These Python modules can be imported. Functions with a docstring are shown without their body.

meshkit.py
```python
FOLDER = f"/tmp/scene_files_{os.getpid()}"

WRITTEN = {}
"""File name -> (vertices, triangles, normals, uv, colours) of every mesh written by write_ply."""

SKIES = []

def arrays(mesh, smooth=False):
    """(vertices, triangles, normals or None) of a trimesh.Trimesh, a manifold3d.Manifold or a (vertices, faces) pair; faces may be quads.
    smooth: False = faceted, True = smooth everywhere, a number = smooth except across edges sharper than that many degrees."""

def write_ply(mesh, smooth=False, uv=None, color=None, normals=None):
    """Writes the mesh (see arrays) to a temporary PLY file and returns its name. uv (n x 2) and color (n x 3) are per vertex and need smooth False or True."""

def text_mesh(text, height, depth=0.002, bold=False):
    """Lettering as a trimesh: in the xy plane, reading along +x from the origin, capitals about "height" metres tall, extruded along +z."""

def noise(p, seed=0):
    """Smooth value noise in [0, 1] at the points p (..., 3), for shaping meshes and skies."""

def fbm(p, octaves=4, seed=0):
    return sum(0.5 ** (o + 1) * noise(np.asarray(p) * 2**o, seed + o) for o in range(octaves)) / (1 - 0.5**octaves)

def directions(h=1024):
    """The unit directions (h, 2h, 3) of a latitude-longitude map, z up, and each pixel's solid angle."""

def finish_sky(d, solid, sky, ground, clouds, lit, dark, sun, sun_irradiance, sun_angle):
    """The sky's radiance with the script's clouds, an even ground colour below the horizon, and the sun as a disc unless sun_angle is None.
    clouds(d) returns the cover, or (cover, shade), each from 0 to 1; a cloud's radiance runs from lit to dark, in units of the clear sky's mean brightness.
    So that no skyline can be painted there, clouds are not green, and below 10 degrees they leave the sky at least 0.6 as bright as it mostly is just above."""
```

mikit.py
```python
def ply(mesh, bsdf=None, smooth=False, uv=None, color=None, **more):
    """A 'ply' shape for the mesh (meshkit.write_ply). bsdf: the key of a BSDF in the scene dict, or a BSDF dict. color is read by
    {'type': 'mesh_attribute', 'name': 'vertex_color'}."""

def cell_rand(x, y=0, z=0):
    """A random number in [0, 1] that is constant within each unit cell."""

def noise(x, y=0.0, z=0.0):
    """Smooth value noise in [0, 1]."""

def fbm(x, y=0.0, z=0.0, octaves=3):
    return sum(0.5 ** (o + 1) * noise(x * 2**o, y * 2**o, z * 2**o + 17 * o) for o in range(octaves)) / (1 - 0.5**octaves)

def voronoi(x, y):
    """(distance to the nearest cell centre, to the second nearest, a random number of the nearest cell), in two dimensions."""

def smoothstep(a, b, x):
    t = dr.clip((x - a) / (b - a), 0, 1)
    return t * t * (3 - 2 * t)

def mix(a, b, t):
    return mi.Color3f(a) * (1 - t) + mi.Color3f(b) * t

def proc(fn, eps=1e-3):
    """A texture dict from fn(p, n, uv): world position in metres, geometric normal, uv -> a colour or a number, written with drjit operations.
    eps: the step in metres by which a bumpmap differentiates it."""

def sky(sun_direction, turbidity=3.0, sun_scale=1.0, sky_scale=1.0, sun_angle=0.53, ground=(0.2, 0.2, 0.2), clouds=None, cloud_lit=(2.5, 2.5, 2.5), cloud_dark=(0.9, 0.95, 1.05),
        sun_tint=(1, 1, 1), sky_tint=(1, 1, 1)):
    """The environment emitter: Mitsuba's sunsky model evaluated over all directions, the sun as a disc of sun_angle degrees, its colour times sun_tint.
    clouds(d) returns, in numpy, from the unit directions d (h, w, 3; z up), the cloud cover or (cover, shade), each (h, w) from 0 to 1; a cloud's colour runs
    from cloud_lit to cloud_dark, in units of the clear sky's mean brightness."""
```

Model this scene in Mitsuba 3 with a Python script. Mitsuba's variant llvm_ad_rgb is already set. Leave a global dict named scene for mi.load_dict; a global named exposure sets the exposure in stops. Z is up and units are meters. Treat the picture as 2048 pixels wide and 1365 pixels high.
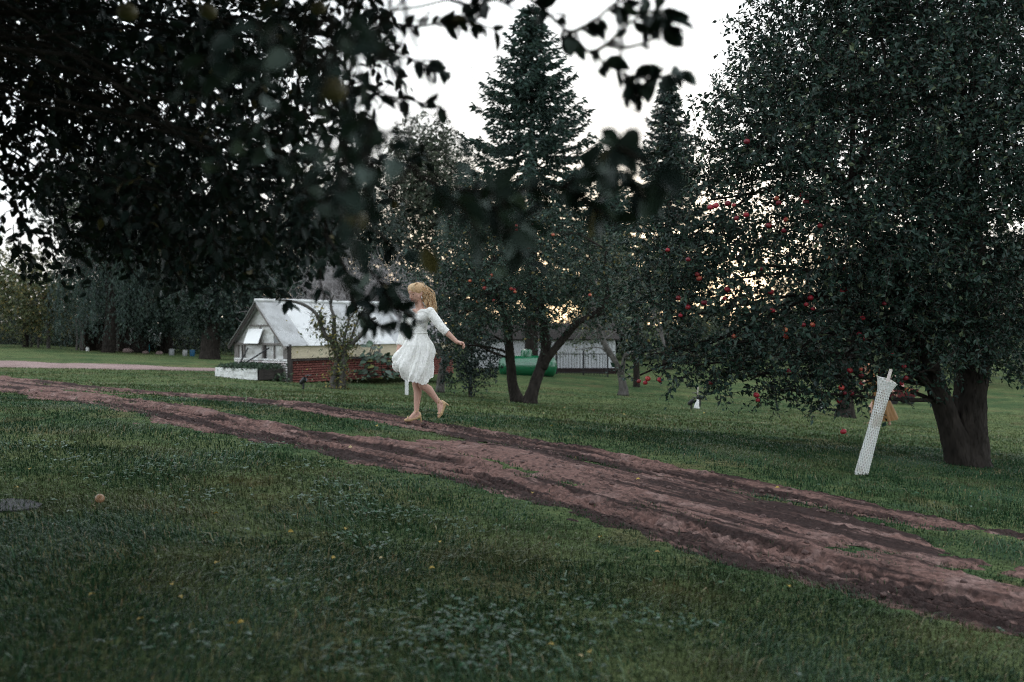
import math, random
import numpy as np, trimesh, manifold3d as m3, mitsuba as mi, drjit as dr
from scipy.interpolate import RBFInterpolator
from scipy.spatial import cKDTree
import mikit, meshkit
from mikit import proc, noise, fbm, voronoi, cell_rand, smoothstep, mix
T = mi.ScalarTransform4f
random.seed(7)
RNG = np.random.default_rng(7)
scene, labels = {}, {}

# ------------------------------------------------------------------ camera, sky, exposure
EYE = 1.4
PITCH = math.radians(0.935)
scene['camera'] = {'type': 'thinlens', 'fov': 54.43, 'fov_axis': 'x', 'aperture_radius': 0.010, 'focus_distance': 9.8,
                   'near_clip': 0.05, 'far_clip': 3000.0,
                   'to_world': T().look_at(origin=[0, 0, EYE], target=[0, math.cos(PITCH), EYE - math.sin(PITCH)], up=[0, 0, 1])}
exposure = 5.1


def overcast(d):
    # even dusk overcast that thins out low over the horizon where the sun has gone down
    el = np.clip(d[..., 2], 0, 1)
    az = np.clip(d[..., 1] / np.sqrt(d[..., 0] ** 2 + d[..., 1] ** 2 + 1e-9), -1, 1)
    n = meshkit.fbm(d * np.array([2.0, 2.0, 5.0]), 4, 3)
    cover = np.clip(0.88 + el * 0.5 + (1 - az) * 0.3, 0, 0.97)
    return cover, 0.25 + 0.25 * n


scene['sky'] = mikit.sky([0.12, 1.0, 0.10], turbidity=4.0, sun_scale=0.0, sky_scale=1.0, clouds=overcast,
                         cloud_lit=(1.17, 1.26, 1.32), cloud_dark=(0.82, 0.90, 0.98), ground=(0.08, 0.09, 0.07))
# ------------------------------------------------------------------ terrain: a lawn that falls to the right
CONTROL = np.array([
    (0, 0, 0), (0, 3.9, 0.0), (-1.8, 3.5, .14), (2.2, 4.3, -.15), (-4, 0, .25), (4, 0, -.3), (0, -5, 0), (-6, -5, .3), (6, -5, -.4),
    (-1.2, 12.2, .22), (3.9, 11, -.27), (5.95, 13, -.43), (9.8, 26, -1.21), (.2, 24, -.5), (-6.3, 28, -.22), (-6.8, 26.5, -.1),
    (-31, 60, .2), (-17.6, 60, -.47), (.8, 42, -.75), (24.5, 50, -1.9), (-9, 17.5, .3), (-15.4, 30, .12), (-9.7, 33, -.09), (0, 8.7, .05),
    (12, 14, -.9), (-14, 10, .6), (-20, 20, .5), (20, 25, -1.6), (8.4, 25, -1.0), (3, 5.8, -.2), (-4, 8, .28), (-24, 35, .25), (30, 30, -2.0),
    (0, 90, -.8), (-60, 90, .6), (50, 90, -2.0), (0, 200, -1), (-150, 200, 1), (150, 200, -2), (-80, 30, 1.0), (80, 30, -2.4), (0, -40, 0)], float)
_tp = RBFInterpolator(CONTROL[:, :2], CONTROL[:, 2], kernel='thin_plate_spline', smoothing=2.0, degree=1)


def height(x, y):
    p = np.stack([np.ravel(x), np.ravel(y)], -1).astype(float)
    q = np.clip(p, [-160, -60], [160, 210])
    h = np.concatenate([_tp(q[i:i + 40000]) for i in range(0, len(q), 40000)])
    n = meshkit.fbm(np.c_[p * 0.35, p[:, 0] * 0], 3, 11) - 0.5
    return (h + n * 0.10 * np.clip(np.hypot(p[:, 0], p[:, 1]) / 10, .35, 1)).reshape(np.shape(x))
# ------------------------------------------------------------------ naming and mesh helpers
def numbered(key):
    if key not in scene and key not in labels:
        return key
    i = 1
    while f'{key}_{i:03d}' in scene or f'{key}_{i:03d}' in labels:
        i += 1
    return f'{key}_{i:03d}'


def thing(name, label, cat, group=None):
    key = numbered(name)
    labels[key] = {'label': label, 'category': cat}
    if group:
        labels[key]['group'] = group
    return key


def put(name, mesh, mat, parent=None, smooth=False, color=None, uv=None, label=None, kind=None, to_world=None):
    key = numbered(parent + '__' + name if parent else name)
    scene[key] = mikit.ply(mesh, mat, smooth=smooth, color=color, uv=uv)
    if to_world is not None:
        scene[key]['to_world'] = to_world
    d = {}
    if label:
        d['label'] = label
    if kind:
        d['kind'] = kind
    if d:
        labels[key] = d
    return key


def single(name, mesh, mat, label, cat, group=None, **k):
    key = put(name, mesh, mat, None, **k)
    labels[key] = {'label': label, 'category': cat}
    if group:
        labels[key]['group'] = group
    return key


def structure(name, mesh, mat, **k):
    key = put(name, mesh, mat, None, **k)
    labels[key] = {'kind': 'structure'}
    return key


def join(ms):
    return trimesh.util.concatenate([trimesh.Trimesh(np.asarray(a[0]), np.asarray(a[1]), process=False) if isinstance(a, tuple) else a for a in ms])


def unit(v):
    v = np.asarray(v, float)
    return v / (np.linalg.norm(v, axis=-1, keepdims=True) + 1e-12)


def spline(pts, n=24):
    """Catmull-Rom through pts, n points per whole curve."""
    p = np.asarray(pts, float)
    if len(p) < 3:
        t = np.linspace(0, 1, n)[:, None]
        return p[0] * (1 - t) + p[-1] * t
    d = np.r_[0, np.cumsum(np.linalg.norm(np.diff(p, axis=0), axis=1))]
    from scipy.interpolate import PchipInterpolator
    return PchipInterpolator(d, p, axis=0)(np.linspace(0, d[-1], n))


def tube(path, radii, sides=8, cap=True, wob=0.0, seed=0):
    p = np.asarray(path, float)
    n = len(p)
    r = np.interp(np.linspace(0, 1, n), np.linspace(0, 1, np.size(radii)), np.ravel(radii)) if np.size(radii) != n else np.ravel(radii)
    t = unit(np.gradient(p, axis=0))
    a = np.zeros_like(p)
    ref = np.array([0, 0, 1.0]) if abs(t[0][2]) < .9 else np.array([1.0, 0, 0])
    a[0] = unit(np.cross(t[0], ref))
    for i in range(1, n):
        v = a[i - 1] - t[i] * (a[i - 1] @ t[i])
        a[i] = unit(v)
    b = np.cross(t, a)
    ang = np.arange(sides) * 2 * np.pi / sides
    ring = np.cos(ang)[None, :, None] * a[:, None] + np.sin(ang)[None, :, None] * b[:, None]
    rr = np.repeat(r[:, None], sides, 1)
    if wob:
        q = p[:, None] * 3.0 + ring * 1.3
        rr = rr * (1 + wob * (meshkit.fbm(q, 3, seed) - .5) * 2 + wob * .35 * (meshkit.fbm(np.c_[(p[:, None] + ring * .4).reshape(-1, 3) * [14, 14, 3.5]], 2, seed + 1).reshape(rr.shape) - .5))
    v = (p[:, None] + ring * rr[..., None]).reshape(-1, 3)
    i, j = np.meshgrid(np.arange(n - 1), np.arange(sides), indexing='ij')
    k = (j + 1) % sides
    f = np.stack([i * sides + j, i * sides + k, (i + 1) * sides + k, (i + 1) * sides + j], -1).reshape(-1, 4)
    f = np.vstack([f[:, [0, 1, 2]], f[:, [0, 2, 3]]])
    if cap:
        v = np.vstack([v, p[0], p[-1]])
        m = len(v)
        jj = np.arange(sides)
        kk = (jj + 1) % sides
        f = np.vstack([f, np.c_[kk, jj, np.full(sides, m - 2)], np.c_[(n - 1) * sides + jj, (n - 1) * sides + kk, np.full(sides, m - 1)]])
    return trimesh.Trimesh(v, f, process=False)


def box(sx, sy, sz, at=(0, 0, 0), bevel=0.0, rz=0.0):
    if bevel > 0:
        c = m3.Manifold.cube((sx, sy, sz - 2 * bevel), True) + m3.Manifold.cube((sx - 2 * bevel, sy, sz), True) + m3.Manifold.cube((sx, sy - 2 * bevel, sz), True)
        mm = c.hull() if False else m3.Manifold.hull_points(np.array([[x * (sx / 2 - (k != 0) * bevel), y * (sy / 2 - (k != 1) * bevel), z * (sz / 2 - (k != 2) * bevel)]
                                                                      for x in (-1, 1) for y in (-1, 1) for z in (-1, 1) for k in range(3)]))
        q = mm.to_mesh()
        m = trimesh.Trimesh(q.vert_properties[:, :3], q.tri_verts, process=False)
    else:
        m = trimesh.creation.box((sx, sy, sz))
    if rz:
        m.apply_transform(trimesh.transformations.rotation_matrix(rz, [0, 0, 1]))
    m.apply_translation(at)
    return m


def frame_of(o, ex, ey=None):
    """4x4 with x along ex, z up (or as near), origin o."""
    ex = unit(ex)
    ez = np.array([0, 0, 1.0]) if ey is None else unit(np.cross(ex, ey))
    ey = unit(np.cross(ez, ex))
    ez = np.cross(ex, ey)
    m = np.eye(4)
    m[:3, 0], m[:3, 1], m[:3, 2], m[:3, 3] = ex, ey, ez, o
    return m


def bone_solid(bones, edge=0.02, it=8, extra=()):
    """bones: (p, q, rp, rq) -> one smoothed surface (hulls of spheres, added up)."""
    def ball(c, r, s=20):
        return m3.Manifold.sphere(r, s).translate(tuple(map(float, c)))
    parts = [m3.Manifold.batch_hull([ball(p, rp), ball(q, rq)]) for p, q, rp, rq in bones]
    parts += list(extra)
    mm = m3.Manifold.batch_boolean(parts, m3.OpType.Add)
    mm = mm.refine_to_length(edge)
    q = mm.to_mesh()
    m = trimesh.Trimesh(q.vert_properties[:, :3], q.tri_verts, process=True)
    if it:
        trimesh.smoothing.filter_taubin(m, lamb=0.5, nu=0.52, iterations=it)
    return m


# ------------------------------------------------------------------ leaves, blades, twigs
LEAF_SMALL = (np.array([[0, 0, 0], [.45, -.5, .10], [1, 0, -.12], [.45, .5, .10]]), np.array([[0, 1, 2], [0, 2, 3]]))
_u = np.array([0, .22, .5, .78, 1.0])
_w = np.array([0.03, .40, .5, .34, 0.0])
_z = np.array([0, .03, .03, -.03, -.14])
_v, _f = [], []
for _i in range(5):
    _v += [[_u[_i], -_w[_i], _z[_i] + .22 * _w[_i]], [_u[_i], 0, _z[_i]], [_u[_i], _w[_i], _z[_i] + .22 * _w[_i]]]
for _i in range(4):
    for _j in range(2):
        _a = _i * 3 + _j
        _f += [[_a, _a + 1, _a + 4], [_a, _a + 4, _a + 3]]
LEAF_FINE = (np.array(_v), np.array(_f))
LEAF_MID = (np.array([[0, 0, 0], [.3, -.46, .09], [.3, 0, .02], [.3, .46, .09], [.72, -.36, .04], [.72, 0, -.02], [.72, .36, .04], [1, 0, -.14]]),
            np.array([[0, 1, 2], [0, 2, 3], [1, 4, 5], [1, 5, 2], [2, 5, 6], [2, 6, 3], [4, 7, 5], [5, 7, 6]]))


def leaves(pos, axis, normal, length, width, tmpl=LEAF_SMALL):
    """One mesh of many leaves; returns (vertices, faces, verts per leaf)."""
    axis = unit(axis)
    side = unit(np.cross(normal, axis))
    up = np.cross(axis, side)
    tv, tf = tmpl
    L, W = np.broadcast_to(length, (len(pos),))[:, None, None], np.broadcast_to(width, (len(pos),))[:, None, None]
    v = pos[:, None] + axis[:, None] * tv[None, :, :1] * L + side[:, None] * tv[None, :, 1:2] * W + up[:, None] * tv[None, :, 2:] * L
    f = tf[None] + (np.arange(len(pos)) * len(tv))[:, None, None]
    return v.reshape(-1, 3), f.reshape(-1, 3), len(tv)


def tint(base, n, k, rng, spread=.25, hue=.12, odd=None, odd_p=0.0):
    """Per-leaf colours around base, repeated k times per leaf."""
    c = np.asarray(base, float)[None] * (1 + spread * rng.uniform(-1, 1, (n, 1))) * (1 + hue * rng.uniform(-1, 1, (n, 3)))
    if odd is not None:
        pick = rng.random(n) < odd_p
        c[pick] = np.asarray(odd) * (1 + spread * rng.uniform(-1, 1, (pick.sum(), 1)))
    return np.repeat(np.clip(c, 0.004, .9), k, 0)


def in_lobe(n, centre, radii, rng, power=2.4):
    d = unit(rng.normal(size=(n, 3)))
    r = rng.random(n) ** (1 / power)
    return np.asarray(centre) + d * r[:, None] * np.asarray(radii), d


def twig_leaves(starts, dirs, length, per, leaf, rng, droop=.25, spread=.9, up=0.6):
    """Leaves set alternately along twigs: returns pos, axis, normal, twig segments."""
    n = len(starts)
    dirs = unit(dirs)
    L = length * rng.uniform(.6, 1.3, n)
    t = np.tile(np.linspace(.12, 1, per), n)
    k = np.repeat(np.arange(n), per)
    bend = np.zeros((n, 3))
    bend[:, 2] = -droop
    pos = starts[k] + dirs[k] * (L[k] * t)[:, None] + bend[k] * (L[k] * t ** 2)[:, None]
    side = unit(np.cross(dirs, rng.normal(size=(n, 3))))
    sgn = np.tile(np.where(np.arange(per) % 2, 1, -1), n)
    other = np.cross(dirs, side)
    ph = rng.uniform(0, np.pi, len(k))
    out = side[k] * (np.cos(ph) * sgn)[:, None] + other[k] * (np.sin(ph) * sgn)[:, None]
    axis = unit(dirs[k] * .55 + out * spread + rng.normal(size=(len(k), 3)) * .25 + np.array([0, 0, -droop]))
    normal = unit(rng.normal(size=(len(k), 3)) * .75 + np.array([0, 0, up]))
    seg = (starts, starts + dirs * (L * .5)[:, None] + bend * (L * .25)[:, None], starts + dirs * L[:, None] + bend * L[:, None])
    return pos, axis, normal, seg


def twig_mesh(seg, r0, r1):
    """Three-sided tapering twigs through three points each."""
    a, b, c = seg
    n = len(a)
    d = unit(c - a)
    s = unit(np.cross(d, np.array([.3, .5, .8])))
    o = np.cross(d, s)
    ang = np.arange(3) * 2 * np.pi / 3
    ring = np.cos(ang)[None, :, None] * s[:, None] + np.sin(ang)[None, :, None] * o[:, None]
    v = np.concatenate([a[:, None] + ring * r0, b[:, None] + ring * (r0 + r1) / 2, c[:, None] + ring * r1], 1)
    f = []
    for lv in range(2):
        for j in range(3):
            k = (j + 1) % 3
            f += [[lv * 3 + j, lv * 3 + k, lv * 3 + 3 + k], [lv * 3 + j, lv * 3 + 3 + k, lv * 3 + 3 + j]]
    f = np.array(f)[None] + (np.arange(n) * 9)[:, None, None]
    return v.reshape(-1, 3), f.reshape(-1, 3)


# ------------------------------------------------------------------ materials
def bsdf(key, d):
    scene[key] = d
    return key


def vcol(key, rough=.55, spec=.4, two=True):
    d = {'type': 'principled', 'base_color': {'type': 'mesh_attribute', 'name': 'vertex_color'}, 'roughness': rough, 'specular': spec}
    return bsdf(key, {'type': 'twosided', 'b': d} if two else d)


def plain(key, rgb, rough=.6, spec=.4, **k):
    return bsdf(key, {'type': 'twosided', 'b': {'type': 'principled', 'base_color': {'type': 'rgb', 'value': list(rgb)}, 'roughness': rough, 'specular': spec, **k}})


def textured(key, fn, rough=.7, spec=.3, bump=None, scale=1.0, eps=2e-3, **k):
    d = {'type': 'principled', 'base_color': proc(fn), 'roughness': rough, 'specular': spec, **k}
    if bump is not None:
        d = {'type': 'bumpmap', 'arbitrary': proc(bump, eps), 'scale': scale, 'b': d}
    return bsdf(key, {'type': 'twosided', 'b': d})


vcol('leaf', .5, .28)
vcol('grass_blade', .5, .3)
vcol('dull', .8, .2)
textured('bark', lambda p, n, uv: mix((.010, .009, .008), (.048, .040, .035), fbm(p.x * 14, p.y * 14, p.z * 5, 3)), .9, .15,
         lambda p, n, uv: fbm(p.x * 30, p.y * 30, p.z * 9, 3), .05)
textured('bark_grey', lambda p, n, uv: mix((.030, .027, .025), (.155, .145, .135), fbm(p.x * 16, p.y * 16, p.z * 6, 3)), .9, .15,
         lambda p, n, uv: fbm(p.x * 30, p.y * 30, p.z * 9, 3), .04)
plain('twig_dark', (.03, .025, .022), .85, .2)
plain('twig_grey', (.25, .235, .235), .85, .2)
# ------------------------------------------------------------------ the dirt track (two ruts) and the far gravel road, in plan
TRACK = spline([(-30, 40), (-19, 28.5), (-14, 23.3), (-9.5, 18.9), (-5.1, 14.9), (-2.5, 12.0), (-1.06, 10.75), (.2, 9.85), (1.58, 8.25), (2.5, 7.15), (3.4, 6.35), (5.6, 4.9), (8, 3.3), (14, -1)], 700)
_ts = np.r_[0, np.cumsum(np.linalg.norm(np.diff(TRACK, axis=0), axis=1))]
_tt = unit(np.gradient(TRACK, axis=0))
_tn = np.c_[-_tt[:, 1], _tt[:, 0]]          # to the far side
_tree = cKDTree(TRACK)
S_WOMAN = _ts[_tree.query([-1.2, 11.4])[1]]


def track_st(x, y):
    p = np.stack([np.ravel(x), np.ravel(y)], -1)
    _, i = _tree.query(p)
    d = p - TRACK[i]
    return _ts[i] + (d * _tt[i]).sum(1), (d * _tn[i]).sum(1)


def soil_st(s, t, x, y):
    """Bare soil (about 1) or turf (about 0) at these points of the track's plan."""
    q = np.c_[x, y, 0 * x]
    n1 = meshkit.fbm(q * 1.1, 4, 5) - .5
    n2 = meshkit.fbm(np.c_[s * .8, t * 5, 0 * s], 4, 6) - .5
    q2 = meshkit.fbm(q * 7.0, 3, 8) - .5
    u = s - S_WOMAN
    near = np.exp(-((t + 1.00) / .62) ** 2)
    tf = 1.0 + .6 * np.clip((u - 3) / 4, 0, 1)
    far = np.exp(-((t - tf) / (.42 + .14 * (tf - 1))) ** 2) * np.clip(1.08 - np.clip(u - 4.2, 0, 2) * .22, .74, 1.08)
    bare = np.clip(1 - np.abs(u - 3.0) / 2.6, 0, 1) ** .6 + .85 * np.clip((-u - 6.0) / 4, 0, 1)
    mid = np.exp(-((t - .05) / .85) ** 2) * np.clip(.06 + bare + .52 * np.clip(u - 4, 0, 1), 0, 1.1)
    return np.clip(np.maximum(np.maximum(near, far), mid) + n1 * .7 + n2 * .55 + q2 * .35, -.5, 1.5)


def soil(x, y):
    x, y = np.ravel(x).astype(float), np.ravel(y).astype(float)
    s, t = track_st(x, y)
    out = np.full(len(x), -.5)
    k = (np.abs(t) < 3.2) & (s > 1) & (s < _ts[-1] - 1)
    out[k] = soil_st(s[k], t[k], x[k], y[k])
    return out


ROAD = spline([(-70, 42), (-34, 36.0), (-19, 33.2), (-13, 32.6), (-9.5, 32.9), (-6.0, 34.8), (-3, 38)], 220)
_road = cKDTree(ROAD)


def road_d(x, y):
    p = np.stack([np.ravel(x), np.ravel(y)], -1).astype(float)
    w = np.interp(p[:, 0], [-34, -19, -13, -9, -5], [3.2, 2.7, 2.0, 1.3, .8])
    n = meshkit.fbm(np.c_[p * .9, p[:, 0] * 0], 3, 21) - .5
    return _road.query(p)[0] - w + n * 1.2


# ------------------------------------------------------------------ ground sheet out to the horizon
def axis_steps(parts):
    a = []
    for lo, hi, st in parts:
        a.append(np.arange(lo, hi, st))
    return np.concatenate(a + [[parts[-1][1]]])


gx = axis_steps([(-2000, -400, 200), (-400, -100, 20), (-100, -36, 4), (-36, -14, .5), (-14, 9, .16), (9, 24, .4), (24, 60, 3), (60, 160, 10), (160, 400, 40), (400, 2000, 200)])
gy = axis_steps([(-300, -40, 40), (-40, -4, 3), (-4, 2, .5), (2, 22, .16), (22, 46, .4), (46, 80, 2), (80, 200, 10), (200, 600, 50), (600, 2400, 300)])
X, Y = np.meshgrid(gx, gy)
Z = height(X, Y)
core = np.clip((soil(X, Y) - .55) / .3, 0, 1).reshape(X.shape)
Z = Z - .11 * core
rd = road_d(X, Y).reshape(X.shape)
Z = Z - .08 * np.clip(-rd / .4 - .3, 0, 1)
nx, ny = len(gx), len(gy)
i, j = np.meshgrid(np.arange(ny - 1), np.arange(nx - 1), indexing='ij')
F4 = np.stack([i * nx + j, i * nx + j + 1, (i + 1) * nx + j + 1, (i + 1) * nx + j], -1).reshape(-1, 4)


def lawn_colour(p, n, uv):
    a = fbm(p.x * .45, p.y * .45, 0, 3)
    b = fbm(p.x * 3.1, p.y * 3.1, 5, 3)
    c = fbm(p.x * 23, p.y * 23, 9, 2)
    base = mix((.036, .066, .028), (.100, .124, .052), smoothstep(.25, .75, a * .5 + b * .5))
    base = mix(base, (.115, .098, .050), smoothstep(.60, .78, fbm(p.x * 1.3, p.y * 1.3, 3, 3)) * .55)
    return base * (.55 + .9 * c)


textured('lawn', lawn_colour, .95, .1, lambda p, n, uv: fbm(p.x * 40, p.y * 40, 0, 2) + fbm(p.x * 7, p.y * 7, 4, 2), .03)
structure('ground', (np.stack([X, Y, Z], -1).reshape(-1, 3), F4), 'lawn', smooth=True)

# track sheet, in (s, t)
ss = np.concatenate([np.arange(2, S_WOMAN - 9, .12), np.arange(S_WOMAN - 9, S_WOMAN + 9.5, .022), np.arange(S_WOMAN + 9.5, S_WOMAN + 14, .08)])
tt = np.arange(-2.7, 2.71, .03)
SS, TT = np.meshgrid(ss, tt, indexing='ij')
cx, cy = np.interp(SS, _ts, TRACK[:, 0]), np.interp(SS, _ts, TRACK[:, 1])
nxx, nyy = np.interp(SS, _ts, _tn[:, 0]), np.interp(SS, _ts, _tn[:, 1])
XX, YY = cx + nxx * TT, cy + nyy * TT
s_, t_, x_, y_ = SS.ravel(), TT.ravel(), XX.ravel(), YY.ravel()
so = soil_st(s_, t_, x_, y_)
hz = height(x_, y_)
wob = (meshkit.fbm(np.c_[s_ * .35, 0 * s_, 0 * s_], 3, 31) - .5) * .5
lump = meshkit.fbm(np.c_[x_, y_, 0 * x_] * 7, 3, 33) - .5
fine = meshkit.fbm(np.c_[x_, y_, 0 * x_] * 22, 3, 34) - .5
streak = meshkit.fbm(np.c_[s_ * .45, t_ * 15, 0 * s_], 4, 35) - .5
crumb = np.clip(meshkit.fbm(np.c_[x_, y_, 0 * x_] * 17, 2, 36) - .62, 0, 1)


def tread(off, width, pitch, deep, seed):
    """A tyre's print: a shallow trough with raised bars across it."""
    c = off + wob * .6
    u = (t_ - c) / width
    inside = np.clip(1.25 - np.abs(u) ** 4, 0, 1)
    fade = np.clip((meshkit.fbm(np.c_[s_ * .5, 0 * s_ + seed, 0 * s_], 2, seed) - .33) * 5, 0, 1)
    bars = np.tanh(3.0 * np.sin(2 * np.pi * (s_ / pitch + np.abs(u) * .55 * np.sign(seed % 2 - .5))))
    lip = np.exp(-((np.abs(u) - 1.15) / .22) ** 2)
    return (-deep * inside + .013 * bars * inside * fade + .014 * lip * (.5 + lump * 2))


ruts = (-.070 * np.exp(-((t_ + 1.0) / .38) ** 2) - .05 * np.exp(-((t_ - 1.0) / .30) ** 2)
        + tread(-1.42, .13, .085, .03, 41) + tread(-.83, .14, .09, .028, 42) + tread(-1.12, .12, .08, .02, 43) + tread(.92, .12, .09, .022, 44) + tread(1.16, .10, .08, .02, 45))
dz = np.clip((so - .5) * .20, -.06, .02) + ruts * np.clip((so - .4) * 2, 0, 1) + (lump * .010 + streak * .034 + fine * .016 + crumb * .09) * np.clip((so - .3) * 2, 0.2, 1)
v = np.c_[x_, y_, hz + dz]
ni, nj = SS.shape
i, j = np.meshgrid(np.arange(ni - 1), np.arange(nj - 1), indexing='ij')
f = np.stack([i * nj + j, (i + 1) * nj + j, (i + 1) * nj + j + 1, i * nj + j + 1], -1).reshape(-1, 4)[:, ::-1]
f = f[(so[f] > .2).any(1)]
used, inv = np.unique(f, return_inverse=True)


def soil_colour(p, n, uv):
    st, tr = uv.x, uv.y
    a = fbm(st * .4, tr * 9, 1, 4)
    a2 = fbm(st * .9, tr * 30, 6, 3)
    b = fbm(p.x * 1.5, p.y * 1.5, 7, 3)
    c = fbm(p.x * 45, p.y * 45, 2, 3)
    d = fbm(p.x * 11, p.y * 11, 4, 3)
    wet = smoothstep(.47, .60, a * .46 + a2 * .22 + b * .30 + d * .04 + .085 * dr.exp(-dr.square((tr + 1.32) / .30)) + .07 * dr.exp(-dr.square((tr - 1.05) / .16)) - .035 * dr.exp(-dr.square((tr + .25) / .45)))
    base = mix((.148, .086, .074), (.026, .016, .015), wet * .94)
    base = mix(base, (.25, .175, .16), smoothstep(.58, .74, fbm(p.x * 5, p.y * 5, 11, 4)) * (1 - wet) * .45)
    base = mix(base, (.030, .021, .020), smoothstep(.60, .66, fbm(p.x * 26, p.y * 26, 8, 3)) * .5)
    return base * (.45 + 1.1 * c)


textured('soil', soil_colour, .9, .2, lambda p, n, uv: fbm(p.x * 38, p.y * 38, 0, 3), .022)
structure('dirt_track', (v[used], inv.reshape(f.shape)), 'soil', smooth=True, uv=np.c_[s_, t_][used])

# gravel road
rx, ry = np.meshgrid(np.arange(-60, -3, .22), np.arange(28, 46, .16))
d = road_d(rx, ry)
rz = height(rx, ry).ravel() + np.clip(-d * .15, -.05, .03)
nyr, nxr = rx.shape
i, j = np.meshgrid(np.arange(nyr - 1), np.arange(nxr - 1), indexing='ij')
f = np.stack([i * nxr + j, i * nxr + j + 1, (i + 1) * nxr + j + 1, (i + 1) * nxr + j], -1).reshape(-1, 4)
f = f[(d[f] < .5).any(1)]
used, inv = np.unique(f, return_inverse=True)
textured('gravel', lambda p, n, uv: mix((.145, .098, .092), (.235, .172, .163), fbm(p.x * 2, p.y * 3, 0, 4)) * (.8 + .4 * fbm(p.x * 30, p.y * 30, 3, 2)), .95, .1)
structure('road', (np.c_[rx.ravel(), ry.ravel(), rz][used], inv.reshape(f.shape)), 'gravel', smooth=True)

# ------------------------------------------------------------------ grass
def scatter(lo, hi, per_m2, rng, side=1.2):
    """Points on the lawn between two distances, over the breadth that is in view and a little more."""
    out = []
    for y0 in np.arange(lo, hi, 1.0):
        y1 = min(y0 + 1.0, hi)
        w = .53 * y1 + side
        k = rng.poisson(2 * w * (y1 - y0) * per_m2((y0 + y1) / 2))
        out.append(np.c_[rng.uniform(-w, w, k), rng.uniform(y0, y1, k)])
    return np.concatenate(out)


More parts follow.
